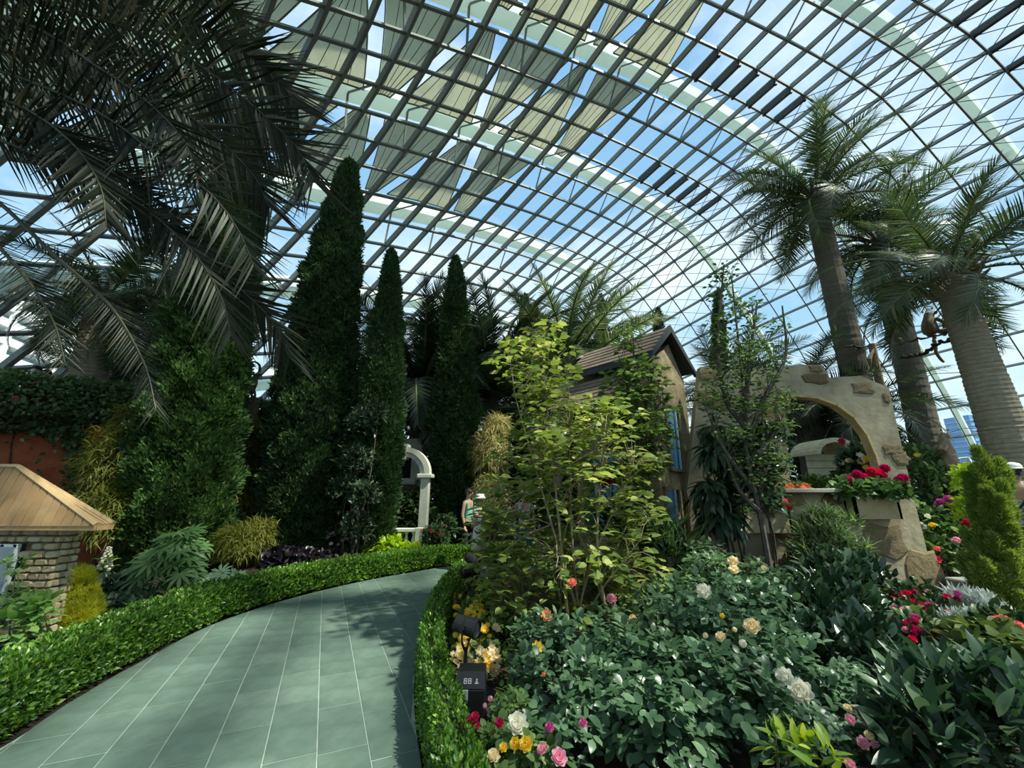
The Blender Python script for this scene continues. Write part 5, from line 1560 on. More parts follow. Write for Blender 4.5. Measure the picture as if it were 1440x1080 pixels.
# through the arch
fl_ = [cl(1208, 655, 8.4, .34), cl(1195, 682, 8.3, .28), cl(1228, 672, 8.4, .3), cl(1215, 635, 8.5, .22)]
r_ = shrub('flower_bush', 'dark bush of mixed yellow, cream and red flowers inside the arch', 'shrub', fl_, L8, darkleaf, 1300, .12, 20)
for i in range(34):
    x, y = 1180 + 62 * rng.random(), 618 + 70 * rng.random()
    bloom(r_, ('daisy', 'rose', 'open')[i % 3], (YELLOW, CREAM, CRIMSON, YELLOW, WHITE)[i % 5], hit(x, y, fl_), .10)
shrub('inner_greenery', 'light green plants behind the sill of the arch', 'shrub', [cl(1150, 688, 8.0, .22), cl(1165, 690, 8.0, .2), cl(1130, 692, 8.2, .2)], L8, midleaf, 350, .11)

# ================================================================ right: behind the wall end
rr_ = [cl(1310, 690, 8.2, .5), cl(1335, 720, 8.0, .5), cl(1300, 740, 8.0, .42), cl(1345, 770, 7.6, .5), cl(1315, 790, 7.6, .42), cl(1290, 650, 8.4, .32), cl(1350, 690, 8.2, .4), cl(1298, 662, 8.6, .22)]
r_ = shrub('rose_bush', 'tall mixed rose bush behind the right end of the ruined wall', 'rose bush', rr_, L8, leafmat('rose_leaf_mid', (.05, .10, .03), (.12, .21, .07), (.26, .36, .16), trans=.32, rough=.42), 2600, .13, 90, r0=.018)
for (x, y, m, s, kd) in [(1351, 680, MAGENTA, .16, 'rose'), (1335, 703, MAGENTA, .15, 'pompon'), (1322, 707, MAGENTA, .11, 'rose'), (1311, 739, YELLOW, .08, 'rose'), (1298, 741, WHITE, .08, 'open'), (1316, 787, RED, .10, 'open'), (1318, 801, RED, .09, 'open'), (1345, 760, PINK, .09, 'rose'), (1290, 640, YELLOW, .10, 'daisy'), (1275, 646, YELLOW, .09, 'daisy'), (1340, 640, CREAM, .07, 'rose'), (1318, 772, SALMON, .07, 'rose'), (1304, 726, WHITE, .07, 'open'), (1360, 735, RED, .1, 'rose'), (1368, 700, RED, .1, 'rose')]:
    bloom(r_, kd, m, hit(x, y, rr_), s)
shrub('lime_shrub', 'lime green shrub between the roses and the feathery conifer', 'shrub', [cl(1366, 680, 6.4, .22, .25), cl(1376, 720, 6.2, .25, .25)], L8, limeleaf, 500, .09)

# ================================================================ foreground bed at the right
roseleaf = leafmat('blue_green_rose_leaf', (.035, .08, .04), (.09, .165, .085), (.18, .28, .16), trans=.28, rough=.35, spec=.5)
rosecane = mat('rose_cane', (.10, .16, .06), rough=.5)
def rosebush(label, clumps, n, size, nparts, m=roseleaf, base=None, group=None, name='rose_bush'):
    base = base if base is not None else (np.mean([c[0] for c in clumps]), np.mean([c[1] for c in clumps]) + .15, 0)
    root = empty(name, base, label, 'rose bush', group)
    P, o = clump_pts(clumps, n // 5, .55)
    pos, yd, zd, sc, ou = [], [], [], [], []
    for p, q in zip(P, o):                        # a rose leaf: five leaflets along a stalk
        d = unit(q * .5 + rdir(1)[0] * .7 + [0, 0, .15]); up_ = unit(np.array([0, -.15, 1.0]) + q * .5 + rdir(1)[0] * .35)
        sd_ = unit(np.cross(d, up_)); s = size * (.7 + .6 * rng.random())
        for a, b, f in ((0, 0, 1.0), (.9, -.35, .9), (-.9, -.35, .9), (.85, -1.25, .75), (-.85, -1.25, .75)):
            pos.append(p + d * (b * s + .2 * s)); yd.append(d * (1 - abs(a) * .55) + sd_ * a); zd.append(up_ + rdir(1)[0] * .15); sc.append(s * f); ou.append(q)
    foliage(root, T8(.66, .06, .10, .40), m, np.array(pos), np.array(yd), np.array(zd), np.array(sc), nparts, np.array(ou))
    stems(root, base, clumps, rosecane, .009, 'cane', 2, .1)
    return root
RB1 = [cl(985, 905, 3.5, .42), cl(1055, 880, 3.9, .42), cl(1075, 940, 3.3, .36), cl(920, 960, 3.2, .32), cl(985, 985, 2.9, .34), cl(1060, 1010, 2.75, .30), cl(930, 1030, 2.65, .28), cl(880, 1000, 2.95, .25), cl(1120, 980, 3.0, .28)]
rb1 = rosebush('big white rose bush with blue green leaves in the middle foreground', RB1, 5200, .078, 300)
for (x, y, s, kd, m) in [(1126, 974, .135, 'rose', WHITE), (1105, 953, .10, 'rose', WHITE), (1058, 882, .11, 'rose', CREAM), (1044, 908, .075, 'bud', WHITE), (1014, 896, .07, 'rose', CREAM), (1034, 885, .05, 'bud', CREAM), (991, 897, .05, 'bud', CREAM), (990, 832, .11, 'rose', WHITE), (1016, 868, .05, 'bud', YELLOW)]:
    bloom(rb1, kd, m, hit(x, y, RB1, .10), s * .75)
RB2 = [cl(1010, 830, 4.9, .4), cl(1060, 835, 5.0, .4), cl(960, 860, 4.6, .38), cl(910, 880, 4.4, .35), cl(1110, 850, 4.8, .32), cl(1000, 800, 5.4, .3), cl(870, 900, 4.3, .3)]
rb2 = rosebush('cream rose bush behind the white one, below the slender tree', RB2, 4600, .075, 160, leafmat('grey_green_rose_leaf', (.045, .09, .04), (.11, .19, .085), (.24, .33, .17), trans=.3, rough=.4))
for (x, y, s, kd, m) in [(1031, 790, .14, 'rose', CREAM), (1032, 801, .12, 'rose', CREAM), (1074, 802, .10, 'bud', CREAM), (1067, 788, .06, 'bud', WHITE), (860, 842, .14, 'pompon', PINK), (805, 820, .14, 'pompon', SALMON), (890, 870, .10, 'pompon', CREAM), (880, 880, .08, 'open', ORANGE)]:
    bloom(rb2, kd, m, hit(x, y, RB2, .10), s * .62)
RB3 = [cl(800, 930, 3.5, .3), cl(830, 985, 3.0, .26), cl(760, 905, 3.8, .28), cl(790, 1040, 2.7, .22), cl(860, 935, 3.4, .3), cl(750, 960, 3.3, .2)]
rb3 = rosebush('pink rose bush with round leaves beside the black lamp box', RB3, 2600, .072, 200)
for (x, y, s, kd, m) in [(773, 1023, .07, 'pompon', MAGENTA), (763, 1054, .07, 'rose', PINK), (786, 1066, .10, 'rose', PINK), (820, 1017, .06, 'pompon', MAGENTA), (700, 977, .08, 'bud', MAGENTA), (768, 865, .10, 'open', ORANGE), (764, 950, .05, 'bud', ORANGE), (756, 910, .09, 'open', YELLOW)]:
    bloom(rb3, kd, m, hit(x, y, RB3, .10), s * .6)
RB4 = [cl(725, 1030, 2.85, .17), cl(700, 1065, 2.65, .16), cl(750, 1070, 2.6, .17), cl(716, 1000, 3.0, .12), cl(735, 985, 3.2, .12)]
rb4 = rosebush('low rose bush with one large white and several red blooms by the path corner', RB4, 1500, .055, 120, leafmat('small_rose_leaf', (.05, .10, .03), (.13, .22, .07), (.30, .40, .14), trans=.35, rough=.45))
for (x, y, s, kd, m) in [(728, 1019, .135, 'rose', WHITE), (668, 1009, .065, 'rose', CRIMSON), (669, 1021, .06, 'rose', CRIMSON), (658, 1013, .05, 'bud', CRIMSON), (702, 1017, .06, 'rose', CRIMSON), (671, 1073, .075, 'rose', RED), (740, 1047, .085, 'rose', YELLOW), (708, 1052, .055, 'rose', YELLOW), (694, 1064, .08, 'rose', CREAM), (690, 985, .06, 'bud', PINK), (682, 996, .05, 'bud', PINK), (725, 1046, .07, 'rose', YELLOW), (655, 1022, .05, 'bud', CRIMSON)]:
    bloom(rb4, kd, m, hit(x, y, RB4, .10), s * .62)
# yellow and cream pansies along the right hedge
PB = [cl(664, 905, 4.6, .22, .2), cl(672, 880, 5.2, .26, .24), cl(668, 900, 4.9, .25, .18), cl(680, 870, 5.6, .28, .2), cl(660, 930, 4.4, .2, .16), cl(672, 840, 6.3, .28, .22), cl(700, 900, 4.7, .22, .2), cl(690, 935, 4.2, .18, .16)]
pb = shrub('pansy_bed_plant', 'bed of yellow and cream flowers between the lamps and the tall shrub', 'flower plant', PB, L8, midleaf, 1500, .07, 0, r0=.006)
for i in range(170):
    x, y = 636 + 64 * rng.random(), 836 + 112 * rng.random()
    bloom(pb, 'open', CREAM if (y > 900 and i % 2) or x > 690 else YELLOW, hit(x, y, PB, .04), .034 + .018 * rng.random())
# camellia, laurel and the right corner
gloss = leafmat('glossy_camellia_leaf', (.012, .035, .018), (.035, .075, .035), (.09, .14, .075), trans=.15, rough=.22, spec=.7)
CB = [cl(1180, 870, 4.6, .40), cl(1205, 920, 4.0, .34), cl(1170, 930, 3.8, .34), cl(1180, 830, 5.2, .4), cl(1215, 820, 5.6, .3), cl(1230, 965, 3.5, .24), cl(1155, 880, 4.4, .3)]
shrub('camellia_bush', 'dark glossy camellia bush right of the white roses', 'shrub', CB, TL(.44, .1, .12), gloss, 3000, .115, 280, up=.45, r0=.015)
LB = [cl(1330, 1025, 2.7, .30), cl(1400, 1040, 2.4, .3), cl(1290, 1035, 2.8, .2), cl(1370, 1005, 2.9, .24), cl(1300, 1060, 2.4, .22), cl(1432, 1010, 2.7, .22)]
shrub('laurel_bush', 'laurel with long curved glossy leaves in the lower right corner', 'shrub', LB, TL(.30, .12, .28), leafmat('laurel_leaf', (.018, .05, .025), (.05, .10, .05), (.16, .24, .13), trans=.2, rough=.36, spec=.5), 1700, .14, 290, up=.55, out_w=.7, r0=.014)
MBs = [cl(1180, 1000, 2.9, .26), cl(1130, 1050, 2.55, .2), cl(1190, 1045, 2.6, .18), cl(1210, 985, 3.1, .22)]
mb_ = rosebush('small leafed pink rose bush between the white roses and laurel', MBs, 1700, .05, 120)
for (x, y, s, kd, m) in [(1211, 1001, .08, 'pompon', MAGENTA), (1196, 1012, .06, 'rose', PINK), (1192, 996, .06, 'pompon', CREAM), (1248, 1006, .08, 'pompon', CREAM), (1215, 1045, .07, 'rose', PINK), (1222, 1034, .06, 'pompon', CREAM), (1231, 1048, .05, 'rose', PINK), (1195, 1075, .06, 'rose', PINK)]:
    bloom(mb_, kd, m, hit(x, y, MBs, .10), s * .6)
LC = [cl(1112, 1062, 2.3, .09), cl(1150, 1075, 2.2, .09), cl(1092, 1036, 2.4, .035)]
shrub('lime_shoot_plant', 'young lime green shoots at the bottom edge below the white roses', 'plant', LC, TL(.34, .1, .3), leafmat('lime_shoot_leaf', (.12, .24, .05), (.30, .42, .06), (.50, .55, .10), trans=.4, rough=.4), 90, .075, 80, up=.4)
ZB = [cl(1290, 862, 5.0, .34, .28), cl(1320, 880, 4.7, .3, .25), cl(1270, 890, 4.6, .28, .25), cl(1300, 910, 4.2, .3, .25), cl(1250, 850, 5.4, .2, .2)]
zb = shrub('red_rose_bush', 'bush thick with small crimson blooms right of the camellia', 'rose bush', ZB, L8, darkleaf, 1700, .09, 60, r0=.01)
for i in range(90):
    x, y = 1250 + 105 * rng.random(), 832 + 90 * rng.random()
    bloom(zb, 'pompon' if i % 2 else 'rose', (CRIMSON, RED, CRIMSON, MAGENTA, PINK)[i % 5], hit(x, y, ZB), .05)
for (x, y, s) in [(1275, 836, .12), (1287, 835, .12), (1286, 846, .10), (1332, 840, .10), (1268, 932, .13), (1273, 928, .12), (1311, 969, .12), (1328, 887, .10), (1346, 877, .10)]:
    bloom(zb, 'rose', RED, hit(x, y, ZB, .06), s * .55)
shrub('dusty_miller', 'silvery dusty miller plant under the feathery conifer', 'plant', [cl(1372, 862, 4.7, .26, .2), cl(1360, 885, 4.4, .2, .16)], TB(.22, .3, 3), leafmat('silver_leaf', (.42, .46, .43), (.62, .66, .62), trans=.15, rough=.8), 2200, .07, 40, up=.5)
SB = [cl(1405, 890, 3.9, .18, .15), cl(1435, 905, 3.7, .2, .16)]
sb_ = shrub('begonia_plant', 'salmon begonias with dark leaves at the right edge', 'flower plant', SB, LR, darkleaf, 260, .10, 40, up=.5)
for (x, y, s, m) in [(1392, 882, .11, SALMON), (1400, 876, .10, SALMON), (1410, 874, .11, SALMON), (1386, 885, .09, SALMON), (1424, 889, .11, SALMON), (1432, 884, .11, SALMON), (1436, 892, .10, SALMON), (1413, 914, .10, SALMON), (1433, 905, .12, CREAM), (1395, 890, .09, SALMON)]:
    bloom(sb_, 'rose', m, hit(x, y, SB, .05), s * .75)
ivyleaf = leafmat('ivy_leaf', (.06, .10, .03), (.14, .20, .06), (.26, .31, .12), trans=.3, rough=.5)
IV = [cl(1410, 945, 3.6, .3), cl(1375, 925, 3.9, .24), cl(1440, 930, 3.5, .25), cl(1350, 930, 3.9, .22)]
shrub('ivy_mound', 'olive green ivy under the salmon begonias', 'ivy', IV, T8(.95, .05, .05, .22), ivyleaf, 1000, .09, 120, up=-.1)
# potted plant beside the little house
pt = gnd(3, 952)
pot = empty('flower_pot', pt, 'dark pot of pale green leafy plants beside the little stone house', 'potted plant')
MB().lathe(pt, [(.10, 0), (.15, .26), (.165, .27), (.165, .31), (.14, .31), (.13, .26), (.02, .25)], 18).build('pot', mat('dark_plastic_pot', (.02, .022, .022), rough=.5), pot, smooth=True)
pc = [(pt[0], pt[1], .42, .2, .2, .14), (pt[0] + .12, pt[1] + .05, .52, .12, .12, .12)]
P, o = clump_pts(pc, 90, .6)
foliage(pot, LR, leafmat('pale_green_leaf', (.14, .28, .07), (.28, .44, .14), trans=.45, rough=.5), P, o + rdir(len(P)) * .5, np.array([0, 0, 1.0]) + o * .4, np.full(len(P), .12), 50, o)
pc = [cl(30, 850, 4.2, .17), cl(18, 800, 4.25, .12), cl(45, 860, 4.15, .15), cl(30, 895, 4.1, .15)]
rosebush('spindly pale green rose against the little stone house window', pc, 420, .06, 80, leafmat('pale_rose_leaf', (.12, .24, .07), (.26, .40, .14), trans=.45, rough=.5))
# background mass of shrubs, each its own
k = 0
for (x, y, Y, r, lab) in [(470, 700, 14.5, 1.3, 'behind the tallest cypress'), (578, 735, 13.0, .75, 'inside and behind the white gateway'), (690, 690, 17.0, 1.7, 'behind the two visitors'), (765, 700, 15.0, 1.3, 'behind the yellow green shrub'), (620, 660, 19.5, 1.9, 'far behind the fourth cypress'), (540, 670, 20, 1.9, 'far behind the third cypress'), (740, 650, 19, 1.9, 'far behind the tall yellow green shrub'), (820, 650, 17, 1.6, 'left of the cottage'), (1190, 650, 14.5, 1.6, 'far behind the arched opening'), (1120, 650, 15.0, 1.5, 'far behind the pillar in the arch'), (362, 735, 12.6, .7, 'between the two big cypresses')]:
    c = at(x, y, Y); zc = max(c[2], r * .6)
    shrub('background_shrub', 'dense dark green shrub ' + lab, 'shrub', [(c[0], Y, zc, r, r * .8, max(r, zc)), (c[0] + r * .5, Y - .3, zc * .7, r * .7, r * .6, zc * .8)], L8, darkleaf, 2200, .26, 0, group='dark shrubs in the background', r0=.05)
# ================================================================ lamps along the right hedge
lampm = mat('matt_black_lamp', (.014, .014, .016), rough=.45, spec=.5)
lens = mat('lamp_lens', (.05, .055, .06), rough=.08, spec=.7)
def spot(label, P, yaw, tilt, s, base):
    """A garden spotlight: drum housing with fins and rim, U shaped yoke, stem."""
    r = empty('garden_spotlight', base, label, 'spotlight', 'black garden spotlights by the path')
    P = np.array(P, float); M = rotz(yaw) @ rotx(tilt)
    prof = [(.02, -.13), (.07, -.13), (.085, -.11), (.085, -.02), (.09, 0), (.09, .10), (.098, .105), (.098, .13), (.085, .13), (.08, .11)]
    b = MB().lathe((0, 0, 0), [(q * s, z * s) for q, z in prof], 20)
    b.v[0] = b.v[0] @ rotx(math.pi / 2).T @ M.T + P
    b.build('housing', lampm, r, smooth=False)
    b = MB().lathe((0, 0, 0), [(.001, .10 * s), (.08 * s, .10 * s), (.08 * s, .115 * s), (.001, .12 * s)], 20)
    b.v[0] = b.v[0] @ rotx(math.pi / 2).T @ M.T + P
    b.build('lens', lens, r)
    sx = rotz(yaw) @ np.array([1.0, 0, 0])
    bot = P + np.array([0, 0, -.22 * s])
    MB().tube([P + sx * .1 * s, P + sx * .1 * s + [0, 0, -.12 * s], bot + sx * .03 * s, bot - sx * .03 * s, P - sx * .1 * s + [0, 0, -.12 * s], P - sx * .1 * s], .012 * s, 6).build('yoke', lampm, r)
    MB().tube([bot + [0, 0, .02 * s], bot, np.array(base) + [0, 0, .0]], [.022 * s, .018 * s, .018 * s], 8).build('stem', lampm, r)
    for k in (-1, 1):
        c = P + sx * .1 * s * k
        MB().tube([c, c + sx * .035 * s * k], .025 * s, 8).build('knob', lampm, r)
    return r
bxp = at(659, 1000, 3.25)
bt_ = at(660, 940, 3.25)
BX = (bxp[0], 3.25, 0)
bxr = empty('ballast_box', BX, 'black ballast box with a small white sticker at the foot of the nearest spotlight', 'lamp box')
h = at(660, 950, 3.25)[2]
w = .235
MB().bbox((BX[0], 3.25, h / 2 - .02), (w, .20, h - .04), b=.012).build('housing', lampm, bxr)
MB().prism([(BX[0] - w / 2 + .02, 3.15, h - .04), (BX[0] + w / 2, 3.15, h - .04), (BX[0] + w / 2 - .005, 3.20, h + .045), (BX[0] - w / 2 + .04, 3.20, h + .045)], (0, .14, 0)).build('lid', lampm, bxr)
MB().box((BX[0] - .035, 3.146, h - .075), (.075, .006, .06)).build('sticker', mat('grey_white_sticker', (.55, .57, .55), rough=.6), bxr)
tl = MB()
for k in range(4): tl.box((BX[0] - .035, 3.142, h - .058 - .011 * k), (.052 - .01 * (k % 2), .002, .003))
tl.build('sticker_print', mat('sticker_grey_ink', (.22, .23, .24), rough=.6), bxr, kind='stuff')
# worn white stencilled characters on the sloping lid
sten = MB()
up_ = unit(np.array([0, .05, .085]))
def stroke(x, v, a, b): 
    c = np.array([BX[0], 3.145, h - .04]) + np.array([x, 0, 0]) + up_ * v + [0, -.0005, 0]
    sten.prism([c, c + [a, 0, 0], c + [a, 0, 0] + up_ * b, c + up_ * b], (0, .002, 0))
for x0 in (-.03, .0):
    stroke(x0, .03, .004, .03); stroke(x0 + .018, .03, .004, .03); stroke(x0, .03, .022, .004); stroke(x0, .044, .022, .004); stroke(x0, .056, .022, .004)
stroke(.045, .03, .026, .004); stroke(.05, .038, .016, .004); stroke(.055, .046, .007, .012)
sten.build('stencil_marks', mat('worn_white_stencil', (.6, .6, .58), rough=.8), bxr, kind='stuff')
spot('nearest black spotlight on a stem above the ballast box by the path', at(656, 880, 3.5), R_(70), R_(10), .74, (at(652, 930, 3.5)[0], 3.5, 0))
spot('second black spotlight, tilted over the yellow flowers', at(661, 802, 6.4), R_(115), R_(-12), 1.0, (at(644, 840, 6.4)[0], 6.4, 0))
spot('third black spotlight, farthest, at the feet of the two visitors', at(664, 788, 7.4), R_(60), R_(30), 1.0, (at(662, 830, 7.4)[0], 7.4, 0))

# ================================================================ people
SKIN = mat('light_skin', (.52, .31, .21), rough=.55, var=.06, scale=12)
def skin_mesh(name, V, E, Rr, m, sub=2):
    me = bpy.data.meshes.new(name)
    me.from_pydata([tuple(v) for v in V], E, [])
    o = bpy.data.objects.new(name, me); COL.objects.link(o)
    md = o.modifiers.new('s', 'SKIN'); o.modifiers.new('u', 'SUBSURF').levels = sub
    md.use_smooth_shade = True
    sv_ = me.skin_vertices[0].data
    for i, r in enumerate(Rr):
        sv_[i].radius = (r, r) if np.isscalar(r) else r
        sv_[i].use_root = (i == 0)
    bpy.context.view_layer.update()
    out = bpy.data.meshes.new_from_object(o.evaluated_get(bpy.context.evaluated_depsgraph_get()))
    bpy.data.objects.remove(o); bpy.data.meshes.remove(me)
    out.materials.clear(); out.materials.append(m)
    return out
def person(label, loc, yaw, H, top, bottom, shoes=(.05, .05, .055), hair=(.03, .022, .018), arm_l=None, arm_r=None, shorts=False, skirt=False, hat=None, mask=None, sleeve=.5, stride=.08, bag=None, group=None, stripes=None, cap=False, head_turn=0.0):
    """Figure facing local -Y before yaw; joints as fractions of the height."""
    r = empty('person', loc, label, 'person', group)
    L = np.array(loc, float); M = rotz(yaw)
    T = lambda p: L + M @ (np.array(p, float) * H)
    al = arm_l or [(.115, 0, .80), (.150, .01, .64), (.150, -.03, .50)]
    ar = arm_r or [(-.115, 0, .80), (-.150, .01, .64), (-.150, -.03, .50)]
    J = {'pel': (0, 0, .53), 'wst': (0, .005, .62), 'chs': (0, .0, .74), 'nkb': (0, .005, .835), 'nk': (0, -.005, .865), 'hd0': (0, -.015, .90), 'hd1': (0, -.018, .945), 'hd2': (0, -.012, .985)}
    for s, n, a in ((1, 'l', al), (-1, 'r', ar)):
        J['hip' + n] = (s * .055, 0, .50); J['kne' + n] = (s * .060, -.015 - s * stride * .4, .28); J['ank' + n] = (s * .058, .02 - s * stride, .045); J['toe' + n] = (s * .066, -.075 - s * stride, .018)
        J['sh' + n] = (s * .085, 0, .815); J['el0' + n], J['el' + n], J['wr' + n] = a
    names = list(J)
    ix = {n: i for i, n in enumerate(names)}
    E = [('pel', 'wst'), ('wst', 'chs'), ('chs', 'nkb'), ('nkb', 'nk'), ('nk', 'hd0'), ('hd0', 'hd1'), ('hd1', 'hd2')]
    for n in 'lr': E += [('pel', 'hip' + n), ('hip' + n, 'kne' + n), ('kne' + n, 'ank' + n), ('ank' + n, 'toe' + n), ('chs', 'sh' + n), ('sh' + n, 'el0' + n), ('el0' + n, 'el' + n), ('el' + n, 'wr' + n)]
    rad = {'pel': (.085, .06), 'wst': (.075, .052), 'chs': (.085, .058), 'nkb': (.045, .04), 'nk': .030, 'hd0': .040, 'hd1': (.046, .054), 'hd2': .034}
    for n in 'lr': rad.update({'hip' + n: .050, 'kne' + n: .032, 'ank' + n: .021, 'toe' + n: .019, 'sh' + n: .036, 'el0' + n: .028, 'el' + n: .023, 'wr' + n: .015})
    sc = lambda v, k=1.0: tuple(q * H * k for q in v) if not np.isscalar(v) else v * H * k
    def sk(name, keep, m, k=1.0, extra=0.0):
        ns = [n for n in names if n in keep]
        jj = {n: i for i, n in enumerate(ns)}
        ee = [(jj[a], jj[b]) for a, b in E if a in jj and b in jj]
        rr = [tuple(q * H * k + extra for q in rad[n]) if not np.isscalar(rad[n]) else rad[n] * H * k + extra for n in ns]
        me = skin_mesh(name, [T(J[n]) - L for n in ns], ee, rr, m)
        return link(name, me, r)
    sk('body', names, SKIN)
    tm = mat('cloth_' + '_'.join(str(int(q * 99)) for q in top), top, rough=.85, var=.12, scale=14) if stripes is None else stripes
    bm_ = mat('cloth_' + '_'.join(str(int(q * 99)) for q in bottom), bottom, rough=.85, var=.12, scale=14)
    kp_ = ['pel', 'wst', 'chs', 'nkb', 'shl', 'shr', 'el0l', 'el0r'] + (['ell', 'elr'] if sleeve > .8 else [])
    sk('shirt', kp_, tm, 1.0, .014)
    if skirt:
        b = MB()
        for i in range(4):
            pass
        b.lathe((0, 0, 0), [(.078 * H, .60 * H), (.095 * H, .52 * H), (.11 * H, .40 * H), (.125 * H, .27 * H), (.12 * H, .27 * H), (.10 * H, .40 * H)], 18, 1.0, .72)
        b.v[0] = b.v[0] @ M.T + L
        b.build('skirt', bm_, r, smooth=True)
    else:
        sk('trousers', ['pel', 'hipl', 'hipr', 'knel', 'kner'] + ([] if shorts else ['ankl', 'ankr']), bm_, 1.0, .013)
    sm = mat('shoe_' + '_'.join(str(int(q * 99)) for q in shoes), shoes, rough=.6)
    for n in 'lr':
        link('shoe', skin_mesh('shoe', [T(J['ank' + n]) - L - [0, 0, .02], T((J['ank' + n][0], J['ank' + n][1] - .03, .028)) - L, T(J['toe' + n]) - L], [(0, 1), (1, 2)], [.028 * H, .028 * H, .022 * H], sm, 2), r)
    # hands with a palm, four fingers and a thumb
    for n in 'lr':
        w0 = np.array(J['wr' + n]); d = unit(w0 - np.array(J['el' + n])); sdv = unit(np.cross(d, [0, 1, .3])); up2 = np.cross(sdv, d)
        V = [w0, w0 + d * .035]; Ed = [(0, 1)]; Rr = [.013 * H, .017 * H]
        for q in range(4):
            b0 = w0 + d * .05 + sdv * (.011 * (q - 1.5)); ln_ = (.030, .036, .034, .026)[q]
            V += [b0, b0 + d * ln_ * .55 - up2 * .006, b0 + d * ln_ * .9 - up2 * .016]; k = len(V)
            Ed += [(1, k - 3), (k - 3, k - 2), (k - 2, k - 1)]; Rr += [.0062 * H, .0056 * H, .0045 * H]
        b0 = w0 + d * .022 + sdv * -.016
        V += [b0, b0 + d * .02 - sdv * .016, b0 + d * .038 - sdv * .02]; k = len(V); Ed += [(0, k - 3), (k - 3, k - 2), (k - 2, k - 1)]; Rr += [.007 * H, .006 * H, .005 * H]
        link('hand', skin_mesh('hand', [T(v) - L for v in V], Ed, Rr, SKIN, 1), r)
    # face, ears, hair
    hc = np.array([0, -.016, .940])
    MB().lathe(T(hc + [0, -.052, -.006]), [(.001, -.012 * H), (.011 * H, -.008 * H), (.007 * H, .004 * H), (.003 * H, .018 * H)], 8).build('nose', SKIN, r, smooth=True)
    for s in (-1, 1):
        MB().lathe(T(hc + [s * .019, -.049, .006]), [(.001, -.004 * H), (.006 * H, 0), (.001, .004 * H)], 8).build('eye', mat('dark_eye', (.02, .015, .012), rough=.3), r)
        MB().lathe(T(hc + [s * .048, .004, -.002]), [(.002 * H, -.016 * H), (.008 * H, -.006 * H), (.009 * H, .008 * H), (.003 * H, .016 * H)], 8).build('ear', SKIN, r, smooth=True)
    MB().lathe(T(hc + [0, -.048, -.027]), [(.001, -.003 * H), (.014 * H, 0), (.001, .003 * H)], 8, 1, .5).build('mouth', mat('lip', (.42, .16, .13), rough=.5), r)
    hm = mat('hair_' + str(int(hair[0] * 999)), hair, rough=.6, var=.3, scale=40)
    a = np.linspace(0, math.pi * .62, 7)
    b = MB().lathe((0, 0, 0), [(max(.001, .056 * H * math.sin(q)), .060 * H * math.cos(q)) for q in a[::-1]], 16, 1.0, 1.14)
    b.v[0] = b.v[0] @ rotx(-.42).T @ M.T + T(hc + [0, .010, .006])
    b.build('hair', hm, r, smooth=True)
    if hat is not None:
        hmat = mat('hat_' + '_'.join(str(int(q * 99)) for q in hat), hat, rough=.8)
        if cap:
            b = MB().lathe((0, 0, 0), [(.060 * H, 0), (.061 * H, .02 * H), (.050 * H, .042 * H), (.02 * H, .054 * H), (.001, .056 * H)], 18, 1.0, 1.12)
            b.v[0] = b.v[0] @ M.T + T(hc + [0, .004, .020]); b.build('cap', hmat, r, smooth=True)
            pk = [T(hc + [x * .052, -.055 - .050 * (1 - x * x), .020 - .006 * (1 - x * x)]) for x in np.linspace(-1, 1, 9)] + [T(hc + [x * .052, -.035, .024]) for x in np.linspace(1, -1, 5)]
            MB().prism(pk, (0, 0, .008)).build('peak', hmat, r)
        else:
            b = MB().lathe((0, 0, 0), [(.105 * H, -.012 * H), (.062 * H, .006 * H), (.058 * H, .03 * H), (.05 * H, .052 * H), (.001, .056 * H), (.001, .05 * H), (.05 * H, .0), (.1 * H, -.016 * H)], 20, 1.0, 1.08)
            b.v[0] = b.v[0] @ M.T + T(hc + [0, .004, .016]); b.build('hat', hmat, r, smooth=True)
    if mask is not None:
        mm = mat('mask_' + str(int(mask[2] * 99)), mask, rough=.8)
        xs = np.linspace(-1, 1, 9)
        V = [T(hc + [x * .046, -.064 + .052 * x * x - .006 * (j == 1), z]) for j, z in enumerate((.000, -.018, -.042)) for x in xs]
        MB().add(V, [[j * 9 + i, j * 9 + i + 1, j * 9 + 10 + i, j * 9 + 9 + i] for j in range(2) for i in range(8)]).build('face_mask', mm, r, smooth=True)
    if bag is not None:
        bmm = mat('strap_' + str(int(bag[0] * 99)), bag, rough=.7)
        P = catmull([T((.07, -.05, .84)), T((.02, -.085, .72)), T((-.07, -.085, .60)), T((-.11, -.03, .54)), T((-.06, .08, .62)), T((.05, .08, .78)), T((.07, -.0, .855)), T((.07, -.05, .84))], 30)
        MB().tube(P, .016, 6).build('bag_strap', bmm, r)
        MB().bbox(T((-.12, -.07, .55)), (.16, .09, .2), M, .02).build('bag', bmm, r)
    return r
def stripemat(name, c1, c2, scale):
    m = mat(name, c1, rough=.85, col2=c2, scale=3)
    t = m.node_tree
    b = t.nodes['Principled BSDF']
    w_ = t.nodes.new('ShaderNodeTexWave'); w_.bands_direction = 'Z'; w_.inputs['Scale'].default_value = scale
    tcn = t.nodes.new('ShaderNodeTexCoord'); t.links.new(tcn.outputs['Object'], w_.inputs['Vector'])
    r = t.nodes.new('ShaderNodeValToRGB'); r.color_ramp.interpolation = 'CONSTANT'
    r.color_ramp.elements[0].color = (*c1, 1); r.color_ramp.elements[1].color = (*c2, 1); r.color_ramp.elements[1].position = .62
    t.links.new(w_.outputs['Fac'], r.inputs[0]); t.links.new(r.outputs[0], b.inputs['Base Color'])
    return m
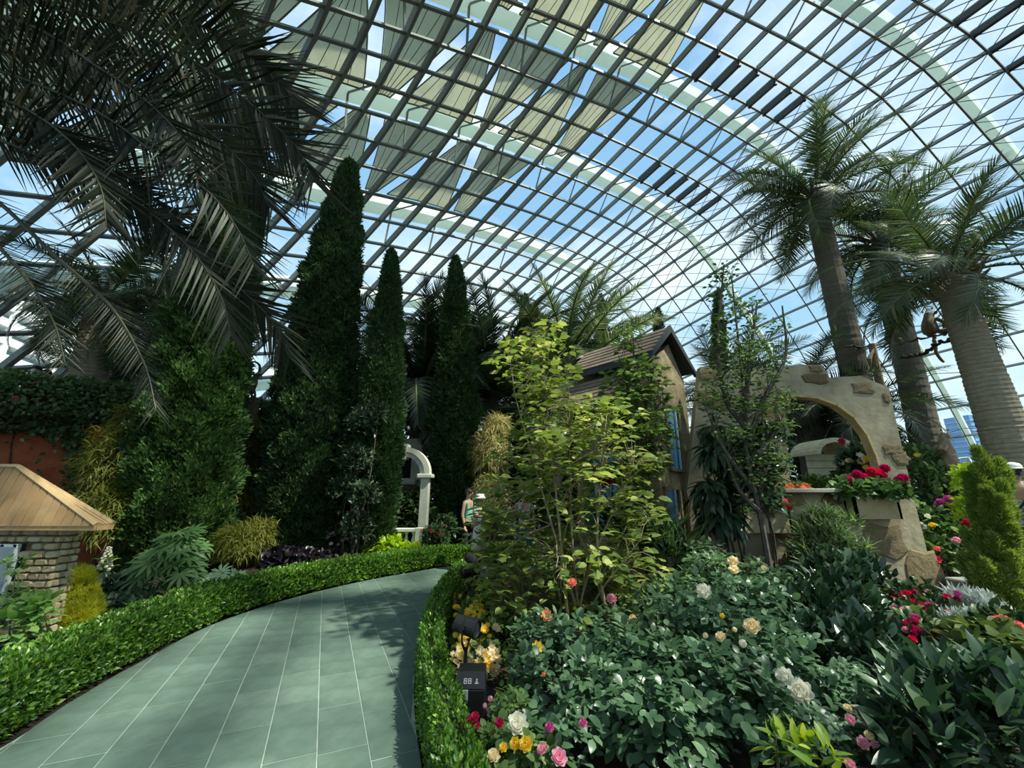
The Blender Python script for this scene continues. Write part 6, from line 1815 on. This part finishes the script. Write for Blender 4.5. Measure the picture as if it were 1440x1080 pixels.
def patchshirt(name, c1, c2, scale):
    m = mat(name, c1, rough=.85, col2=c2, scale=scale)
    for n in m.node_tree.nodes:
        if n.type == 'VALTORGB':
            n.color_ramp.elements[0].position = .49; n.color_ramp.elements[1].position = .53
    return m
fw = gnd(672, 803); fm = gnd(654, 797)
photo_r = [(-.115, -.03, .72), (-.10, -.13, .70), (-.05, -.20, .80)]
photo_l = [(.115, -.03, .72), (.10, -.13, .70), (.03, -.20, .80)]
person('person on the path in white sun hat, striped shirt and pale skirt', (fw[0], fw[1], .02), R_(60), 1.53, (.05, .05, .055), (.66, .62, .52), shoes=(.6, .58, .52), skirt=True, hat=(.72, .70, .64), stripes=stripemat('black_white_stripes', (.03, .03, .035), (.68, .68, .66), 16), arm_l=photo_l, arm_r=photo_r, stride=.03)
person('person in mint green top and dark trousers beside the white sun hat', (fm[0] - .02, fm[1] + .45, .02), R_(70), 1.66, (.22, .52, .42), (.012, .014, .022), shoes=(.35, .28, .25), stride=.05)
g3 = gnd(738, 800)
person('person in a pale blue shirt seen through the leaves of the yellow green shrub', (g3[0], g3[1] + .3, .02), R_(20), 1.62, (.50, .58, .66), (.04, .10, .17), hat=(.7, .72, .75), cap=True, stride=.05)
mp_ = at(1426, 700, 5.9)
person('man in a white cap, dark mask and patterned grey shirt with a black shoulder strap', (at(1423, 660, 6.3)[0], 6.3, .262), R_(-38), 1.76, (.55, .57, .57), (.10, .11, .13), shoes=(.1, .1, .1), hat=(.75, .75, .74), cap=True, mask=(.018, .022, .05), bag=(.02, .02, .022), stripes=patchshirt('patterned_grey_shirt', (.62, .64, .64), (.20, .21, .23), 18), arm_l=[(.125, .0, .70), (.13, -.06, .60), (.03, -.13, .60)])
for (x, y, hair, mask_, lab, H) in [(11, 521, (.02, .018, .016), (.55, .6, .65), 'person with dark hair and a mask behind the terrace hedge, leftmost of three', 1.66), (52, 519, (.05, .035, .03), (.7, .72, .74), 'person in an orange top and white mask looking over the terrace hedge', 1.68), (66, 524, (.04, .03, .025), None, 'smaller dark haired person close beside the one in orange on the terrace', 1.58)]:
    p = at(x, y, 10.6)
    H = (p[2] - 3.0) / .955
    person(lab, (p[0], 10.6, 3.0), R_(35), H, (.55, .22, .12) if 'orange' in lab else (.35, .36, .40), (.05, .05, .07), hair=hair, mask=mask_, stride=.02)

# ================================================================ carved wooden animals
woodm = mat('weathered_carved_wood', (.20, .145, .09), rough=.85, var=.35, scale=16, bump=.7, bscale=30, col2=(.34, .26, .17), stretch=(1, 1, .4))
driftm = mat('grey_driftwood', (.17, .14, .11), rough=.9, var=.35, scale=14, bump=.7, bscale=28, col2=(.32, .28, .22))
def carve(root, name, pts, edges, rad, m=woodm, sub=2):
    return link(name, skin_mesh(name, [np.array(p) - ORG[root.name] for p in pts], edges, rad, m, sub), root)
# standing otter like figure by the palms
o = at(1338, 668, 8.1); s = FPX / 9.2
r = empty('carved_animal', (o[0], 8.1, 0), 'carved wooden animal standing upright on a stump between the palms', 'sculpture')
q = lambda x, y, dy=0: at(x, y, 8.1 + dy)
MB().tube([(o[0], 8.1, 0), (o[0], 8.1, .7), q(1338, 668)], [.2, .17, .14], 9).build('stump', woodm, r)
carve(r, 'body', [q(1336, 664), q(1333, 648), q(1329, 630), q(1327, 618), q(1328, 611), q(1334, 613, -.08)], [(0, 1), (1, 2), (2, 3), (3, 4), (4, 5)], [.16, .17, .13, .085, .10, .05])
for sgn in (-1, 1):
    carve(r, 'arm', [q(1328 + sgn * 4, 626, -.06), q(1325 + sgn * 3, 634, -.14), q(1322 + sgn, 630, -.2)], [(0, 1), (1, 2)], [.04, .035, .028], sub=1)
    carve(r, 'ear', [q(1328 + sgn * 4, 606), q(1328 + sgn * 5, 603)], [(0, 1)], [.025, .015], sub=1)
# vine rope between the palms with two monkeys and a post
def rope(name, label, pts, r0, m=blackiron):
    C = catmull(pts, 40); C = C + .03 * np.sin(np.arange(40)[:, None] * 1.7 + np.array([0, 2, 4]))
    rr = empty(name, C[0], label, 'rope')
    MB().tube(C, r0 * (1 + .3 * np.sin(np.arange(40) * 2.1)), 6).build('vine', m, rr)
    return rr
vinem = mat('dark_vine', (.06, .05, .04), rough=.9, bump=.5)
rope('vine_rope', 'upper dark vine rope strung between the right hand palm trunks', [at(1188, 486, 11.0), at(1240, 488, 11.2), at(1285, 478, 10.8), at(1335, 467, 9.2), at(1362, 462, 8.3)], .028, vinem)
rope('vine_rope', 'lower twisted vine hanging between the middle and right palm trunks', [at(1265, 502, 11.2), at(1285, 500, 10.8), at(1300, 496, 10.2), at(1320, 482, 9.4), at(1345, 478, 8.6), at(1360, 474, 8.2)], .04, vinem)
def monkey(label, x, y, Y, k, tail):
    c = at(x, y, Y); u = k / FPX * Y
    r = empty('carved_monkey', c, label, 'sculpture')
    p = lambda dx, dz, dy=0: c + np.array([dx * u, dy * u, dz * u])
    carve(r, 'body', [p(0, -10), p(-1, -2), p(0, 7), p(2, 13), p(4, 18)], [(0, 1), (1, 2), (2, 3), (3, 4)], [7 * u, 8 * u, 6 * u, 4 * u, 5.5 * u])
    carve(r, 'muzzle', [p(5, 17, -3), p(8, 15, -5)], [(0, 1)], [3.2 * u, 2.2 * u], sub=1)
    for sg in (-1, 1):
        carve(r, 'arm', [p(2, 9, 5 * sg), p(7, 2, 6 * sg - 3), p(6, -6, 4 * sg - 4)], [(0, 1), (1, 2)], [2.4 * u, 2 * u, 1.6 * u], sub=1)
        carve(r, 'leg', [p(0, -9, 5 * sg), p(7, -6, 7 * sg - 3), p(4, -14, 5 * sg - 2)], [(0, 1), (1, 2)], [3.4 * u, 2.6 * u, 2 * u], sub=1)
        carve(r, 'ear', [p(3, 20, 4.5 * sg), p(2, 21, 6 * sg)], [(0, 1)], [1.8 * u, 1.2 * u], sub=1)
    if tail: carve(r, 'tail', [p(0, -14), p(0, -22), p(-2, -30), p(1, -38), p(4, -42)], [(0, 1), (1, 2), (2, 3), (3, 4)], [2 * u, 1.8 * u, 1.6 * u, 1.5 * u, 1.2 * u], sub=1)
monkey('carved monkey with a long tail sitting on the vine between two palms', 1308, 460, 10.0, 1.35, True)
monkey('small carved monkey clinging to the dark middle palm trunk', 1252, 474, 10.2, .9, False)
ps = at(1226, 530, 10.8)
pr = empty('wooden_post', (ps[0], 10.8, 0), 'leaning wooden post rising behind the ruined wall beside the tall palm', 'post')
MB().tube([(ps[0] + .2, 10.8, 0), at(1236, 535, 10.8), at(1226, 484, 10.8)], [.11, .10, .085], 9).build('log', woodm, pr)
MB().tube([at(1228, 492, 10.7), at(1222, 505, 10.65), at(1226, 522, 10.7)], [.03, .06, .03], 6).build('bark_strip', driftm, pr)
# driftwood goat on a stump between the two big conifers
GYY = 11.2
q = lambda x, y, dy=0: at(x, y, GYY + dy)
g0 = q(352, 600)
gr = empty('driftwood_goat', (g0[0], GYY, 0), 'driftwood goat with long curved horns standing on a tall split stump', 'sculpture')
sm = MB()
for k, (x0, x1, yt) in enumerate([(340, 336, 572), (346, 343, 566), (352, 351, 562), (358, 357, 565), (347, 341, 578)]):
    p1, p0 = q(x1 + 4, yt, .08 * (k % 3 - 1)), q(x0, 620, .08 * (k % 3 - 1)); p0[2] = 0
    MB().tube([p0, (p0 + p1) / 2 + [.02, 0, 0], p1], [.16, .13, .07], 7).build('stump_split', woodm, gr)
carve(gr, 'body', [q(337, 562), q(343, 556), q(352, 548), q(358, 540), q(360, 530), q(363, 526), q(368, 527)], [(0, 1), (1, 2), (2, 3), (3, 4), (4, 5), (5, 6)], [.11, .12, .13, .09, .065, .065, .035], driftm)
for (a, b, c, dy) in [((357, 548), (359, 556), (358, 566), -.08), ((354, 550), (354, 558), (352, 566), .08), ((341, 562), (345, 570), (341, 580), -.08), ((338, 563), (339, 573), (337, 584), .08)]:
    carve(gr, 'leg', [q(*a, dy), q(*b, dy), q(*c, dy)], [(0, 1), (1, 2)], [.05, .03, .022], driftm, 1)
for dy in (-.06, .06):
    MB().tube(catmull([q(365, 523, dy), q(365, 514, dy), q(359, 509, dy * 2), q(352, 510, dy * 2.4), q(351, 518, dy * 2.4)], 14), np.linspace(.04, .012, 14), 6).build('horn', driftm, gr)
MB().tube([q(337, 560), q(334, 553), q(337, 548)], [.03, .025, .012], 5).build('tail', driftm, gr)
MB().tube([q(368, 529), q(367, 535)], [.018, .006], 5).build('beard', driftm, gr)
# clear garden dome at the right
dc = at(1365, 655, 13.5)
dm = empty('clear_dome', (dc[0], 13.5, 0), 'clear ribbed dome beyond the roses beside the stout palm', 'dome')
a = np.linspace(0, math.pi / 2, 8); rd = .95
MB().lathe((dc[0], 13.5, 0), [(rd, 0), (rd, dc[2] - .25)] + [(max(.01, rd * math.cos(t)), dc[2] - .25 + rd * .55 * math.sin(t)) for t in a], 20).build('shell', glassmat('dome_clear', (.8, .88, .86), .14), dm, smooth=True)
for k in range(8):
    th = k * math.pi / 4
    MB().tube([(dc[0] + rd * math.cos(th) * math.cos(t), 13.5 + rd * math.sin(th) * math.cos(t), dc[2] - .25 + rd * .55 * math.sin(t)) for t in a], .018, 5).build('dome_rib', conc, dm)
